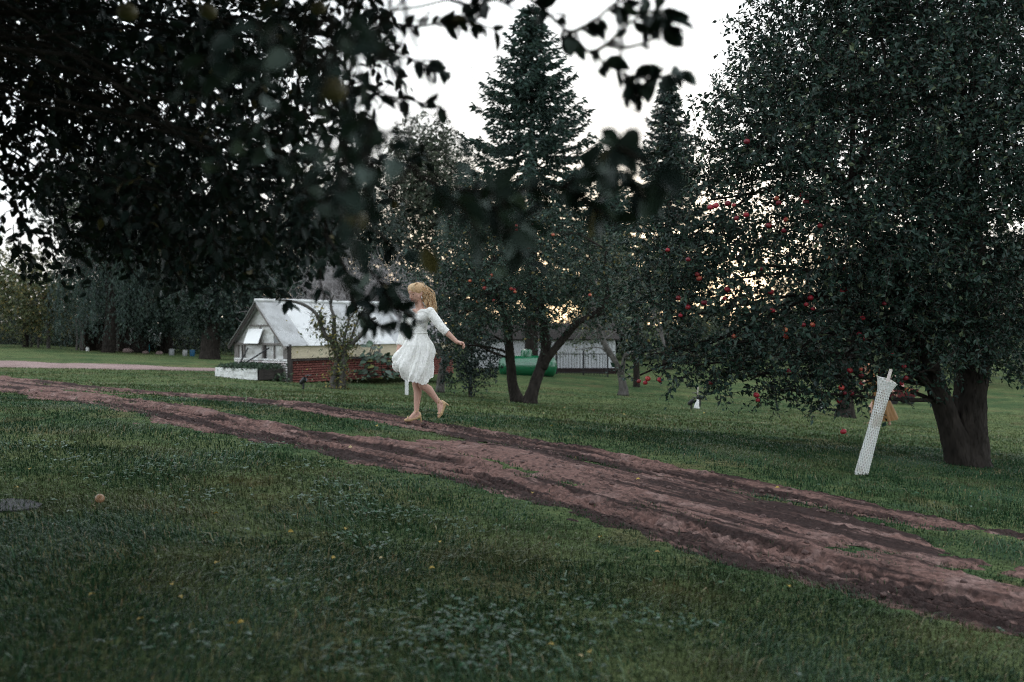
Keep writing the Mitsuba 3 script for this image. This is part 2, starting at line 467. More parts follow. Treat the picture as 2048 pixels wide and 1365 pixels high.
def blades(p, h, w, rng, base, tipc, lean=.6):
    n = len(p)
    z = height(p[:, 0], p[:, 1]) - .012
    clump = meshkit.fbm(np.c_[p * 1.7, 0 * z], 3, 51)
    tall = h * rng.uniform(.5, 1.3, n) * (.55 + .9 * clump)
    az = rng.uniform(0, 2 * np.pi, n) * .55 + 6 * meshkit.fbm(np.c_[p * .8, 0 * z], 2, 52)
    d = np.c_[np.cos(az), np.sin(az), 0 * az]
    s = np.c_[-d[:, 1], d[:, 0], 0 * az]
    ln = rng.uniform(.15, 1.5, n) * lean
    o = np.c_[p, z]
    up = np.array([0, 0, 1.0])
    ww = (w * rng.uniform(.6, 1.3, n))[:, None]
    m = o + up * (tall * .62)[:, None] + d * (tall * ln * .35)[:, None]
    e = o + up * (tall * np.clip(1 - ln * .33, .15, 1))[:, None] + d * (tall * ln)[:, None]
    v = np.stack([o - s * ww, o + s * ww, m - s * ww * .8, m + s * ww * .8, e], 1).reshape(-1, 3)
    f = (np.array([[0, 1, 3], [0, 3, 2], [2, 3, 4]])[None] + (np.arange(n) * 5)[:, None, None]).reshape(-1, 3)
    big = meshkit.fbm(np.c_[p * .55, 0 * z], 3, 53)[:, None]
    yel = np.clip((meshkit.fbm(np.c_[p * 1.2, 0 * z], 3, 54) - .56) * 5, 0, 1)[:, None] * .42
    for gx_, gy_, r_ in ((-2.05, 7.75, .38), (-1.75, 7.25, .30), (.9, 5.3, .3), (2.2, 4.9, .35), (.2, 6.2, .25)):      # dry yellowed patches
        yel = np.maximum(yel, np.exp(-((p[:, :1] - gx_) ** 2 + (p[:, 1:] - gy_) ** 2) / r_ ** 2) * (.3 + 1.1 * meshkit.fbm(np.c_[p * 5, 0 * z], 2, 58)[:, None]) * .8)
    c = np.asarray(base) * (1 - big) + np.asarray(tipc) * big
    c = c * (1 - yel) + np.array([.15, .135, .06]) * yel
    dry = rng.random((n, 1)) < .05
    c = np.where(dry, np.array([.24, .20, .11]), c) * rng.uniform(.65, 1.35, (n, 1)) * (1 + rng.uniform(-.1, .1, (n, 3)))
    return v, f, np.repeat(c, 5, 0)


gr = np.random.default_rng(101)
pts = scatter(3.0, 15, lambda d: 5200 if d < 6 else (3000 if d < 9 else 1300), gr)
sv = soil(pts[:, 0], pts[:, 1])
keep = gr.random(len(pts)) > np.clip((sv - .30) / .42, 0, .992)
pts, sv = pts[keep], sv[keep]
hh = np.where(sv > .15, .036, .050)
v1, f1, c1 = blades(pts, hh, .0015 + .00022 * pts[:, 1], gr, (.013, .042, .020), (.036, .086, .036))
pts2 = scatter(15, 34, lambda d: 260 if d < 22 else 120, gr, 2)
sv = soil(pts2[:, 0], pts2[:, 1])
pts2 = pts2[(gr.random(len(pts2)) > np.clip((sv - .3) / .3, 0, .99)) & (road_d(pts2[:, 0], pts2[:, 1]) > .1)]
v2, f2, c2 = blades(pts2, .05, .009, gr, (.052, .096, .040), (.104, .136, .054))
pts3 = scatter(3.0, 11, lambda d: 170 if d < 7 else 80, gr)
sv3 = soil(pts3[:, 0], pts3[:, 1])
pts3 = pts3[(sv3 < .3) & (gr.random(len(pts3)) < np.clip((meshkit.fbm(np.c_[pts3 * 1.4, 0 * pts3[:, 0]], 3, 57) - .35) * 4, 0, 1))]
v3, f3, c3 = blades(pts3, .105, .0030, gr, (.040, .090, .045), (.085, .135, .075), 1.0)
print('grass', len(pts), len(pts2), len(pts3))
put('grass', (np.vstack([v1, v2, v3]), np.vstack([f1, f2 + len(v1), f3 + len(v1) + len(v2)])), 'grass_blade', color=np.vstack([c1, c2, c3]), label='short green and yellowing grass of the lawn', kind='stuff')
# ------------------------------------------------------------------ where limbs, leaf masses and fruit are, in metres
LOBES_FAR = [(-2.41, 5.0, 2.87, 0.55), (-1.98, 4.8, 2.74, 0.55), (-1.56, 4.5, 2.73, 0.5), (-2.26, 5.0, 2.55, 0.5), (-2.01, 5.2, 2.57, 0.55), (-2.54, 5.2, 2.34, 0.4), (-2.35, 5.5, 2.34, 0.5), (-1.76, 5.0, 2.23, 0.55), (-2.49, 5.0, 1.98, 0.3), (-2.38, 5.2, 2.0, 0.3), (-1.34, 4.5, 2.53, 0.5), (-1.45, 4.8, 2.27, 0.5), (-1.39, 5.0, 2.03, 0.45), (-1.78, 5.2, 1.97, 0.4), (-1.63, 5.2, 1.9, 0.3), (-1.97, 5.2, 1.87, 0.32), (-1.31, 5.2, 1.97, 0.32), (-1.07, 4.6, 2.09, 0.45), (-1.39, 5.0, 1.8, 0.2), (-0.96, 4.5, 2.03, 0.34), (-0.97, 4.2, 2.64, 0.4), (-0.77, 4.0, 2.42, 0.4), (-0.98, 4.2, 2.28, 0.4), (-0.73, 4.0, 2.1, 0.36), (-1.0, 4.6, 1.88, 0.22), (-0.64, 3.8, 2.01, 0.24), (-2.62, 6.0, 3.17, 0.5), (-1.71, 5.5, 3.08, 0.5), (-1.5, 5.5, 2.94, 0.5), (-2.76, 5.5, 2.78, 0.5), (-2.33, 6.0, 2.36, 0.5), (-1.79, 6.0, 2.27, 0.5), (-2.91, 6.3, 3.07, 0.6), (-2.19, 6.3, 2.85, 0.6), (-1.51, 6.0, 2.87, 0.5), (-1.39, 6.0, 2.45, 0.4), (-1.65, 4.2, 2.51, 0.4), (-2.06, 4.4, 2.11, 0.3), (-1.25, 4.0, 2.24, 0.4), (-1.0, 3.8, 2.07, 0.35), (-1.38, 4.2, 1.93, 0.3), (-1.26, 4.8, 2.91, 0.4), (-0.67, 4.0, 2.58, 0.3), (-0.89, 4.4, 2.78, 0.35), (-2.37, 5.6, 1.99, 0.28), (-1.56, 5.6, 1.99, 0.32), (-1.81, 5.8, 2.07, 0.4), (-1.26, 5.4, 2.08, 0.34), (-2.03, 5.6, 2.16, 0.4), (-0.92, 4.8, 1.95, 0.22)]
LOBES_NEAR = [(-0.46, 2.0, 1.93, 0.15), (-0.36, 1.8, 1.81, 0.13), (-0.33, 2.0, 1.96, 0.15), (-0.28, 1.7, 1.82, 0.12), (-0.35, 1.8, 1.72, 0.1), (-0.24, 1.7, 1.72, 0.1), (-0.25, 1.8, 1.68, 0.07), (-0.18, 1.9, 1.69, 0.05), (-0.11, 1.9, 1.67, 0.05), (-0.05, 2.0, 1.63, 0.05), (-0.37, 2.2, 1.71, 0.1), (-0.59, 2.8, 1.76, 0.13), (-0.24, 2.0, 1.85, 0.11), (-0.36, 2.1, 1.77, 0.13), (-0.61, 2.4, 1.9, 0.16), (-0.19, 1.9, 1.75, 0.07), (-0.31, 2.2, 1.95, 0.13), (-0.51, 2.4, 2.06, 0.15), (-0.25, 2.1, 1.69, 0.06), (-0.56, 2.4, 1.78, 0.13), (-0.12, 2.0, 1.59, 0.04), (-0.02, 2.0, 1.57, 0.03), (-0.32, 2.0, 1.64, 0.05)]
SPRAYS = [[(0.02, 2.9, 2.37), (0.12, 2.85, 2.27), (0.22, 2.8, 2.16), (0.31, 2.75, 2.09), (0.37, 2.7, 2.06)], [(0.22, 2.8, 2.16), (0.26, 2.75, 2.17), (0.3, 2.7, 2.2), (0.37, 2.65, 2.23), (0.42, 2.6, 2.21)], [(0.26, 2.75, 2.17), (0.32, 2.7, 2.15), (0.38, 2.65, 2.16), (0.41, 2.6, 2.19)], [(0.16, 2.82, 2.22), (0.23, 2.8, 2.25), (0.29, 2.8, 2.3), (0.34, 2.8, 2.32)], [(0.31, 2.75, 2.09), (0.33, 2.7, 2.03), (0.35, 2.7, 2.01)], [(0.36, 2.7, 2.06), (0.41, 2.65, 2.06), (0.44, 2.6, 2.06)], [(-0.53, 3.2, 2.45), (-0.42, 3.2, 2.38), (-0.29, 3.15, 2.34), (-0.16, 3.1, 2.34), (-0.04, 3.1, 2.31)], [(-0.2, 3.2, 2.44), (-0.11, 3.1, 2.39), (-0.04, 3.0, 2.37), (0.02, 3.0, 2.34)], [(-0.55, 3.4, 2.37), (-0.4, 3.3, 2.31), (-0.29, 3.3, 2.26), (-0.2, 3.3, 2.23)], [(-0.65, 3.4, 2.2), (-0.47, 3.3, 2.16), (-0.33, 3.2, 2.12), (-0.23, 3.2, 2.1)], [(-0.24, 2.3, 1.77), (-0.14, 2.3, 1.71), (-0.0, 2.3, 1.71), (0.12, 2.3, 1.72), (0.21, 2.3, 1.73)], [(0.12, 2.3, 1.72), (0.18, 2.2, 1.66), (0.22, 2.1, 1.61)], [(0.17, 2.2, 1.71), (0.19, 2.0, 1.72), (0.19, 1.8, 1.72)], [(0.19, 1.8, 1.72), (0.24, 1.8, 1.69), (0.28, 1.8, 1.65)], [(0.12, 2.3, 1.72), (0.19, 2.3, 1.76), (0.25, 2.2, 1.73), (0.28, 2.1, 1.66)], [(-0.07, 2.3, 1.7), (-0.03, 2.2, 1.65), (0.04, 2.1, 1.62)], [(-0.54, 3.2, 1.74), (-0.48, 3.15, 1.61), (-0.41, 3.1, 1.53), (-0.36, 3.05, 1.45), (-0.3, 3.0, 1.39)], [(-0.41, 3.1, 1.53), (-0.38, 3.1, 1.52), (-0.36, 3.1, 1.49)], [(-0.36, 3.05, 1.45), (-0.31, 3.0, 1.43), (-0.26, 3.0, 1.39)], [(-0.64, 3.4, 1.71), (-0.55, 3.3, 1.58), (-0.5, 3.2, 1.48), (-0.46, 3.2, 1.42)], [(-0.5, 3.2, 1.48), (-0.46, 3.2, 1.47), (-0.41, 3.2, 1.44)], [(-0.46, 3.2, 1.42), (-0.42, 3.15, 1.4), (-0.36, 3.1, 1.38)], [(-0.52, 3.2, 1.5), (-0.47, 3.15, 1.42), (-0.44, 3.15, 1.38)], [(-0.42, 3.2, 1.69), (-0.38, 3.2, 1.64), (-0.34, 3.2, 1.61)], [(-1.91, 4.8, 1.91), (-1.86, 4.8, 1.71), (-1.78, 4.8, 1.62), (-1.67, 4.8, 1.63)], [(-1.37, 4.6, 1.79), (-1.28, 4.6, 1.61), (-1.19, 4.6, 1.56), (-1.11, 4.6, 1.57), (-1.03, 4.6, 1.49)], [(-2.39, 4.8, 2.0), (-2.32, 4.8, 1.86), (-2.2, 4.8, 1.79), (-2.13, 4.8, 1.81)], [(-2.2, 4.8, 1.91), (-2.08, 4.8, 1.83), (-1.96, 4.8, 1.8)], [(-1.67, 4.8, 1.76), (-1.6, 4.8, 1.62), (-1.46, 4.8, 1.54)], [(-0.77, 4.0, 1.7), (-0.77, 4.0, 1.58), (-0.74, 4.0, 1.5)]]
NEAR_APPLES = [(-0.36, 2.0, 1.87), (-1.23, 3.2, 2.4), (-0.3, 1.9, 1.6), (-0.58, 3.0, 2.35), (-0.94, 3.1, 2.37)]
RIGHT_LOBES = [(3.75, 12.6, 4.93, 0.9), (4.26, 12.6, 5.11, 1.2), (5.16, 12.5, 5.21, 1.2), (6.1, 12.5, 5.09, 1.3), (3.21, 12.8, 4.47, 0.5), (3.08, 12.4, 3.76, 0.75), (3.64, 12.2, 3.9, 1.0), (4.54, 12.0, 3.98, 1.1), (5.56, 12.0, 3.92, 1.2), (2.56, 12.6, 3.61, 0.6), (2.46, 12.4, 2.95, 0.7), (3.18, 12.3, 2.94, 0.8), (4.08, 12.4, 2.83, 0.9), (5.07, 12.4, 2.95, 1.0), (6.07, 12.4, 2.83, 1.0), (2.15, 12.4, 2.46, 0.65), (1.95, 12.3, 1.96, 0.6), (2.61, 12.2, 1.95, 0.75), (3.41, 12.2, 1.71, 0.8), (4.3, 12.3, 1.83, 0.8), (5.2, 12.4, 1.84, 0.8), (6.14, 12.4, 1.71, 0.8), (1.87, 12.2, 1.46, 0.55), (2.53, 12.1, 1.22, 0.6), (3.26, 12.1, 0.97, 0.6), (3.9, 12.2, 1.15, 0.6), (4.51, 12.2, 1.15, 0.5), (5.5, 12.5, 1.21, 0.55), (6.25, 12.5, 1.15, 0.5), (2.9, 12.1, 0.73, 0.35), (2.23, 12.1, 0.91, 0.3), (1.68, 12.1, 1.04, 0.25), (3.62, 12.1, 0.76, 0.3), (4.96, 12.1, 0.82, 0.3), (3.9, 12.0, 0.5, 0.22), (1.56, 12.1, 0.79, 0.14), (3.26, 12.1, 0.61, 0.22), (2.57, 12.0, 0.83, 0.28), (4.2, 12.0, 0.68, 0.28), (1.92, 12.1, 1.1, 0.3), (3.54, 12.0, 0.56, 0.16), (4.62, 12.0, 0.68, 0.2), (4.17, 11.6, 2.39, 0.6), (4.6, 11.8, 1.93, 0.6), (3.93, 11.6, 2.85, 0.6), (4.94, 11.9, 1.4, 0.5), (5.48, 11.8, 2.29, 0.8), (5.53, 11.8, 3.17, 0.8), (5.47, 11.9, 1.46, 0.6), (4.73, 11.7, 2.4, 0.6), (6.61, 12.5, 3.59, 1.0), (7.04, 12.5, 4.84, 1.2), (7.12, 12.6, 2.35, 1.0), (7.12, 12.6, 1.4, 0.7), (4.91, 14.5, 3.72, 1.3), (6.41, 14.6, 3.81, 1.3), (5.66, 14.6, 5.41, 1.4), (3.9, 14.5, 2.64, 1.0), (5.18, 14.2, 1.61, 1.0), (7.32, 15.0, 5.15, 1.3), (3.34, 14.0, 4.13, 0.6), (6.25, 14.2, 1.47, 0.8), (7.47, 14.5, 2.05, 0.9), (4.38, 14.0, 4.76, 1.1), (4.22, 12.5, 6.2, 1.3), (5.51, 12.6, 6.37, 1.4), (6.98, 13.0, 6.27, 1.4), (4.0, 12.6, 5.99, 0.9), (8.3, 13.0, 4.33, 1.2), (8.32, 13.0, 2.38, 1.2)]
RIGHT_TRUNKS = [[(5.95, 12.9, -0.52), (5.93, 12.9, -0.09), (5.94, 12.9, 0.43), (5.97, 12.9, 1.08), (6.0, 12.9, 1.72), (5.91, 12.8, 2.49), (5.81, 12.8, 3.64)], [(5.81, 12.85, -0.41), (5.67, 12.8, 0.05), (5.43, 12.7, 0.57), (5.23, 12.6, 1.08), (4.96, 12.5, 1.71), (4.61, 12.5, 2.47), (4.23, 12.5, 3.09)]]
RIGHT_APPLES = [(2.73, 11.61, 3.53), (3.1, 11.69, 2.88), (3.11, 11.64, 2.82), (3.4, 11.7, 2.92), (3.45, 11.71, 2.84), (2.3, 11.57, 2.76), (2.36, 11.55, 2.78), (2.54, 11.76, 2.83), (2.58, 11.61, 2.79), (2.61, 11.61, 2.64), (2.77, 11.8, 2.7), (3.0, 11.67, 2.56), (3.23, 11.76, 2.64), (3.18, 11.67, 2.5), (3.62, 11.71, 2.66), (3.58, 11.59, 2.55), (2.97, 11.86, 2.07), (3.73, 11.77, 2.19), (3.95, 11.83, 2.06), (2.21, 11.89, 2.0), (2.23, 11.87, 1.95), (2.5, 11.72, 1.71), (2.57, 11.89, 1.82), (3.08, 11.85, 1.79), (3.08, 11.78, 1.57), (3.21, 11.71, 1.34), (3.28, 11.92, 1.26), (3.49, 11.82, 1.64), (3.56, 11.88, 1.72), (3.6, 11.92, 1.59), (3.93, 11.88, 1.8), (4.01, 11.93, 1.82), (4.41, 11.8, 1.65), (4.19, 11.9, 1.48), (2.63, 11.81, 1.26), (4.16, 11.93, 1.29), (4.21, 11.92, 1.24), (3.43, 11.72, 1.4), (3.54, 11.73, 1.4), (3.29, 11.83, 0.85), (2.97, 12.02, 0.49), (2.92, 11.89, 0.56), (2.38, 11.94, 0.7), (4.16, 11.86, 0.87), (4.18, 11.91, 0.79), (4.17, 11.88, 0.7), (3.93, 11.87, 0.65), (3.99, 11.93, 0.58), (4.07, 11.93, 0.58), (3.95, 12.01, 0.48), (4.57, 11.95, 1.04), (4.73, 12.01, 0.89), (4.74, 11.99, 0.76), (4.71, 12.03, 0.69), (4.75, 11.95, 0.62), (3.94, 11.82, 0.13), (1.53, 12.0, 0.72), (1.61, 12.02, 0.7), (1.64, 12.01, 0.75), (1.77, 11.92, 0.74), (1.83, 11.73, 2.28), (2.05, 11.6, 2.16), (1.99, 11.91, 1.72), (2.09, 11.84, 1.61), (1.99, 11.77, 1.51), (2.26, 11.72, 1.66), (4.07, 11.99, 0.85), (4.45, 12.03, 0.83)]
TWIN_LOBES = [(-1.72, 23.8, 2.47, 0.8), (-0.89, 24.0, 3.21, 0.9), (0.19, 24.2, 3.58, 0.9), (-1.83, 23.6, 1.52, 0.6), (-1.1, 23.3, 1.98, 0.8), (-0.28, 23.2, 2.45, 0.9), (0.78, 23.5, 2.7, 0.9), (1.88, 24.0, 2.97, 0.8), (-0.4, 23.2, 1.63, 0.55), (0.66, 23.3, 1.75, 0.6), (1.6, 23.5, 1.99, 0.7), (2.36, 24.0, 2.24, 0.7), (-1.48, 23.8, 0.92, 0.4), (-0.79, 24.6, 4.48, 0.6), (0.42, 23.4, 1.4, 0.35), (-2.02, 24.5, 0.78, 0.5), (1.18, 24.6, 3.62, 0.7), (-1.18, 25.0, 3.91, 0.7), (-0.75, 23.3, 1.17, 0.35), (-0.18, 25.0, 4.16, 0.7), (2.29, 24.5, 1.4, 0.4)]
TWIN_A = [[(0.15, 24.4, -0.51), (0.02, 24.4, -0.07), (-0.05, 24.3, 0.55), (-0.1, 24.2, 1.28), (-0.29, 24.0, 2.0), (-0.53, 24.0, 2.84)]]
TWIN_B = [[(0.41, 23.7, -0.49), (0.5, 23.7, -0.15), (0.69, 23.8, 0.38), (0.82, 23.9, 0.86), (0.75, 24.0, 1.4), (0.67, 24.0, 2.24)], [(0.72, 23.8, 0.38), (0.95, 23.7, 0.75), (1.2, 23.7, 1.04), (1.5, 23.7, 1.4), (2.1, 23.8, 1.76), (2.29, 23.9, 2.12), (2.25, 24.0, 2.72), (2.28, 24.1, 3.21)]]
TWIN_APPLES = [(-0.96, 22.74, 2.4), (-0.67, 23.02, 2.42), (-0.63, 22.86, 2.24), (-0.46, 22.76, 2.53), (-0.5, 22.82, 2.48), (-0.6, 23.01, 2.24), (-0.02, 23.05, 2.23), (0.07, 22.72, 2.15), (0.06, 22.95, 2.21), (0.1, 22.72, 3.66), (0.1, 22.99, 3.58), (0.47, 22.83, 3.62), (0.46, 23.05, 3.69), (0.95, 23.09, 3.48), (0.37, 22.9, 3.18), (-0.42, 23.1, 1.96), (-0.79, 22.82, 1.93), (1.78, 22.73, 2.08), (0.09, 22.94, 3.39)]
# ------------------------------------------------------------------ orchard trees
def limb_to(trunks, lobe, rng, r0=.05, r1=.012, n=9):
    """A bent limb from the nearest fitting point of the trunk paths to the middle of a leaf mass."""
    c = np.array(lobe[:3])
    best, cost = None, 1e9
    for t in trunks:
        for k, q in enumerate(t):
            w = np.linalg.norm(c - q) + max(0, q[2] - c[2] + .2) * 1.2 + (1 - k / len(t)) * .5
            if w < cost:
                best, cost = q, w
    mid = (best + c) / 2 + rng.normal(size=3) * .10 * np.linalg.norm(c - best) + np.array([0, 0, .12 * np.linalg.norm(c - best)])
    return tube(spline([best, best * .72 + mid * .28 + rng.normal(size=3) * .03, mid, mid * .3 + c * .7, c], n), np.linspace(r0, r1, n), 6, wob=.15)


def orchard_tree(key, trunks, radii, lobes, leaf_len, per_m2, rng, colour, bark='bark', twig='twig_dark', limbs=12, limb_r=.05, per=9, tl=.34, power=2.4, droop=.2, tmpl=LEAF_SMALL, odd=None, odd_p=0, up=.6, twig_up=.5):
    paths = [spline(t, 60) for t in trunks]
    for p, r in zip(paths, radii):
        put('trunk', tube(p, np.interp(np.linspace(0, 1, 60), np.linspace(0, 1, len(r)), r) * (1 + .35 * np.exp(-np.arange(60) / 3.0)), 28, wob=.26, seed=len(labels)), bark, key, smooth=True)
    order = sorted(lobes, key=lambda q: -q[3])
    for q in order[:limbs]:
        put('branch', limb_to(paths, q, rng, limb_r), bark, key, smooth=True)
    rest = [limb_to(paths, q, rng, limb_r * .7) for q in order[limbs:]]
    if rest:
        put('small_branches', join(rest), bark, key, smooth=True, kind='stuff')
    st, dr_ = [], []
    for x, y, z, r in lobes:
        n = int(per_m2 * r * r)
        p, d = in_lobe(n, (x, y, z), (r, r, r * .85), rng, power)
        ok = meshkit.fbm(p * 2.1, 2, 17) > .40 + .06 * rng.normal(size=n)      # leaves stand in clumps with gaps between
        st.append(p[ok])
        dr_.append((d * .8 + rng.normal(size=(n, 3)) * .5 + np.array([0, 0, twig_up]))[ok])
    st, dr_ = np.concatenate(st), np.concatenate(dr_)
    pos, ax, nm, seg = twig_leaves(st, dr_, tl, per, leaf_len, rng, droop=droop, up=up)
    L = leaf_len * rng.uniform(.45, 1.35, len(pos))
    v, f, k = leaves(pos, ax, nm, L, L * rng.uniform(.45, .66, len(pos)), tmpl)
    put('crown', (v, f), 'leaf', key, color=tint(colour, len(pos), k, rng, .35, .12, odd, odd_p), kind='stuff')
    put('twigs', twig_mesh(seg, leaf_len * .075, leaf_len * .03), twig, key, kind='stuff')
    return len(pos)


def apple_mesh(r, rng, stem=True):
    n, m_ = 9, 12
    th = np.linspace(0, np.pi, n)
    prof = r * (.90 + .12 * np.sin(th) - .28 * np.exp(-(th / .33) ** 2) - .16 * np.exp(-((np.pi - th) / .3) ** 2))
    ph = np.arange(m_) * 2 * np.pi / m_
    v = np.stack([prof[:, None] * np.sin(th)[:, None] * np.cos(ph) * 1.06, prof[:, None] * np.sin(th)[:, None] * np.sin(ph) * 1.06, (prof * np.cos(th))[:, None] + 0 * ph], -1).reshape(-1, 3)
    i, j = np.meshgrid(np.arange(n - 1), np.arange(m_), indexing='ij')
    k = (j + 1) % m_
    f = np.stack([i * m_ + j, (i + 1) * m_ + j, (i + 1) * m_ + k, i * m_ + k], -1).reshape(-1, 4)
    b = trimesh.Trimesh(v, np.vstack([f[:, [0, 1, 2]], f[:, [0, 2, 3]]]), process=False)
    if stem:
        b = join([b, tube([[0, 0, r * .55], [r * .1, 0, r * 1.0], [r * .25, 0, r * 1.6]], [r * .07, r * .05], 4)])
    return b


for nm_, c0, c1 in (('apple_red', (.30, .016, .030), (.42, .12, .06)), ('apple_deep', (.15, .008, .018), (.26, .03, .03)), ('apple_blush', (.40, .05, .045), (.52, .26, .10)), ('apple_orange', (.45, .08, .045), (.55, .25, .08))):
    textured(nm_, lambda p, n, uv, c0=c0, c1=c1: mix(c0, c1, smoothstep(.50, .78, fbm(p.x * 16, p.y * 16, p.z * 11, 3))), .38, .45)
plain('apple_dull', (.12, .10, .045), .45, .4)
plain('apple_pale', (.32, .18, .10), .38, .5)


def apples(key, where, r, mats, rng):
    shapes = [mikit.ply(apple_mesh(r, rng), m, smooth=True) for m in mats]
    for q in where:
        k = numbered(key + '__apple')
        s = shapes[rng.integers(len(shapes))]
        g = rng.uniform(.72, 1.12)
        scene[k] = {**s, 'to_world': T().translate(list(q)).rotate([0, 0, 1], float(rng.uniform(0, 360))).rotate([1, 0, 0], float(rng.uniform(-30, 30))).scale(float(g))}


rg = np.random.default_rng(21)
big = thing('apple_tree', 'large dark apple tree full of red apples with forked thick trunk', 'apple tree')
nl = orchard_tree(big, RIGHT_TRUNKS, [[.25, .21, .19, .18, .15, .11, .06], [.17, .14, .12, .11, .09, .07, .04]], RIGHT_LOBES, .070, 400, rg, (.019, .041, .030), limbs=14, limb_r=.045, per=10, tl=.33, odd=(.085, .11, .06), odd_p=.08, power=2.9)
apples(big, RIGHT_APPLES, .032, ['apple_red', 'apple_red', 'apple_deep', 'apple_blush'], rg)
print('right tree leaves', nl)

rg = np.random.default_rng(22)
tw = thing('apple_tree', 'apple tree with two leaning trunks rising from one spot in mid lawn', 'apple tree')
nl = orchard_tree(tw, TWIN_A + TWIN_B, [[.135, .12, .11, .10, .08, .05], [.155, .135, .125, .12, .10, .06], [.10, .09, .09, .07, .06, .05, .035, .02]], TWIN_LOBES, .085, 330, rg, (.028, .054, .038), limbs=8, limb_r=.05, per=9, tl=.4, odd=(.18, .15, .05), odd_p=.03)
apples(tw, TWIN_APPLES, .042, ['apple_blush', 'apple_orange', 'apple_red'], rg)
print('twin leaves', nl)

# ------------------------------------------------------------------ the apple tree whose boughs hang over the camera
rg = np.random.default_rng(23)
over = thing('overhanging_apple_tree', 'dark apple boughs hanging close overhead from the upper left, nearest to the viewer', 'apple tree')
root = np.array([-3.6, 1.6, .18])
main = spline([root, root + [.05, .1, .9], root + [.2, .4, 1.7], root + [.5, .9, 2.6], root + [.9, 1.6, 3.4], root + [1.3, 2.4, 4.1]], 30)
second = spline([root + [.1, .15, 1.2], root + [.7, .3, 1.9], root + [1.5, .5, 2.3], root + [2.4, .75, 2.55], root + [3.2, 1.0, 2.5], root + [4.0, 1.25, 2.35]], 30)
third = spline([root + [.05, .2, 1.1], root + [-.1, 1.2, 1.9], root + [.0, 2.4, 2.5], root + [.1, 3.4, 2.8]], 24)
put('trunk', tube(main, [.26, .21, .18, .14, .10, .05], 14, wob=.2), 'bark', over, smooth=True)
put('branch', tube(second, [.12, .09, .07, .05, .035, .02], 10, wob=.2), 'bark', over, smooth=True)
put('branch', tube(third, [.13, .09, .06, .03], 10, wob=.2), 'bark', over, smooth=True)
fourth = spline([root + [.3, .2, 1.5], root + [1.1, .4, 2.1], root + [2.0, .5, 2.35], root + [2.8, .55, 2.3], root + [3.3, .6, 2.25]], 24)
put('branch', tube(fourth, [.07, .05, .03, .015], 9, wob=.2), 'bark', over, smooth=True)
paths = [main, second, third]
lim = []
for q in LOBES_FAR:
    lim.append(limb_to([main, third], q, rg, .010, .004))
for q in LOBES_NEAR:
    lim.append(limb_to([fourth], q, rg, .0035, .0015))
sprays = [spline(s, 14) for s in SPRAYS]
for s in sprays:
    lim.append(tube(s, np.linspace(.0065, .0022, 14), 6))
for k, s in enumerate(sprays):          # where a spray does not grow from another spray it grows from the bough
    if min(np.linalg.norm(o - s[0], axis=1).min() for i, o in enumerate(sprays) if i != k) > .06:
        lim.append(limb_to([fourth, second] if s[0][2] > 1.4 + .335 * s[0][1] else [[np.array(q[:3]) for q in LOBES_FAR + LOBES_NEAR]], (*s[0], 0), rg, .004, .0035))
put('small_branches', join(lim), 'bark', over, smooth=True, kind='stuff')
P_, A_, N_, L_ = [], [], [], []
segs = []
for lobes, den, per, tl in ((LOBES_FAR, 420, 8, .16), (LOBES_NEAR, 400, 5, .10)):
    st, dd = [], []
    for x, y, z, r in lobes:
        n = max(3, int(den * r * r))
        r = r * .88
        p, d = in_lobe(n, (x, y, z), (r, r, r * .9), rg, 2.6)
        ok = meshkit.fbm(p * 3.0, 2, 19) > (.48 if den < 460 else .3)
        st.append(p[ok])
        dd.append((d * .7 + rg.normal(size=(n, 3)) * .6 + np.array([.1, 0, -.1]))[ok])
    p, a, nm, seg = twig_leaves(np.concatenate(st), np.concatenate(dd), tl, per, .07, rg, droop=.45, up=.55)
    P_.append(p); A_.append(a); N_.append(nm); segs.append(seg)
    L_.append((.057 if den < 460 else .060) * rg.uniform(.65, 1.2, len(p)))
for si, s in enumerate(sprays):
    n = int(np.linalg.norm(np.diff(s, axis=0), axis=1).sum() / (.016 if si < 16 else .024)) + 3
    t = np.sort(rg.uniform(.12, 1, n)) * (len(s) - 1)
    i = np.minimum(t.astype(int), len(s) - 2)
    p = s[i] + (s[i + 1] - s[i]) * (t - i)[:, None]
    d = unit(s[i + 1] - s[i])
    out = unit(np.cross(d, rg.normal(size=(n, 3))))
    P_.append(p); A_.append(unit(d * .6 + out + np.array([0, 0, -.45]))); N_.append(unit(rg.normal(size=(n, 3)) * .7 + [0, -.3, .5]))
    L_.append(.064 * rg.uniform(.6, 1.2, n))
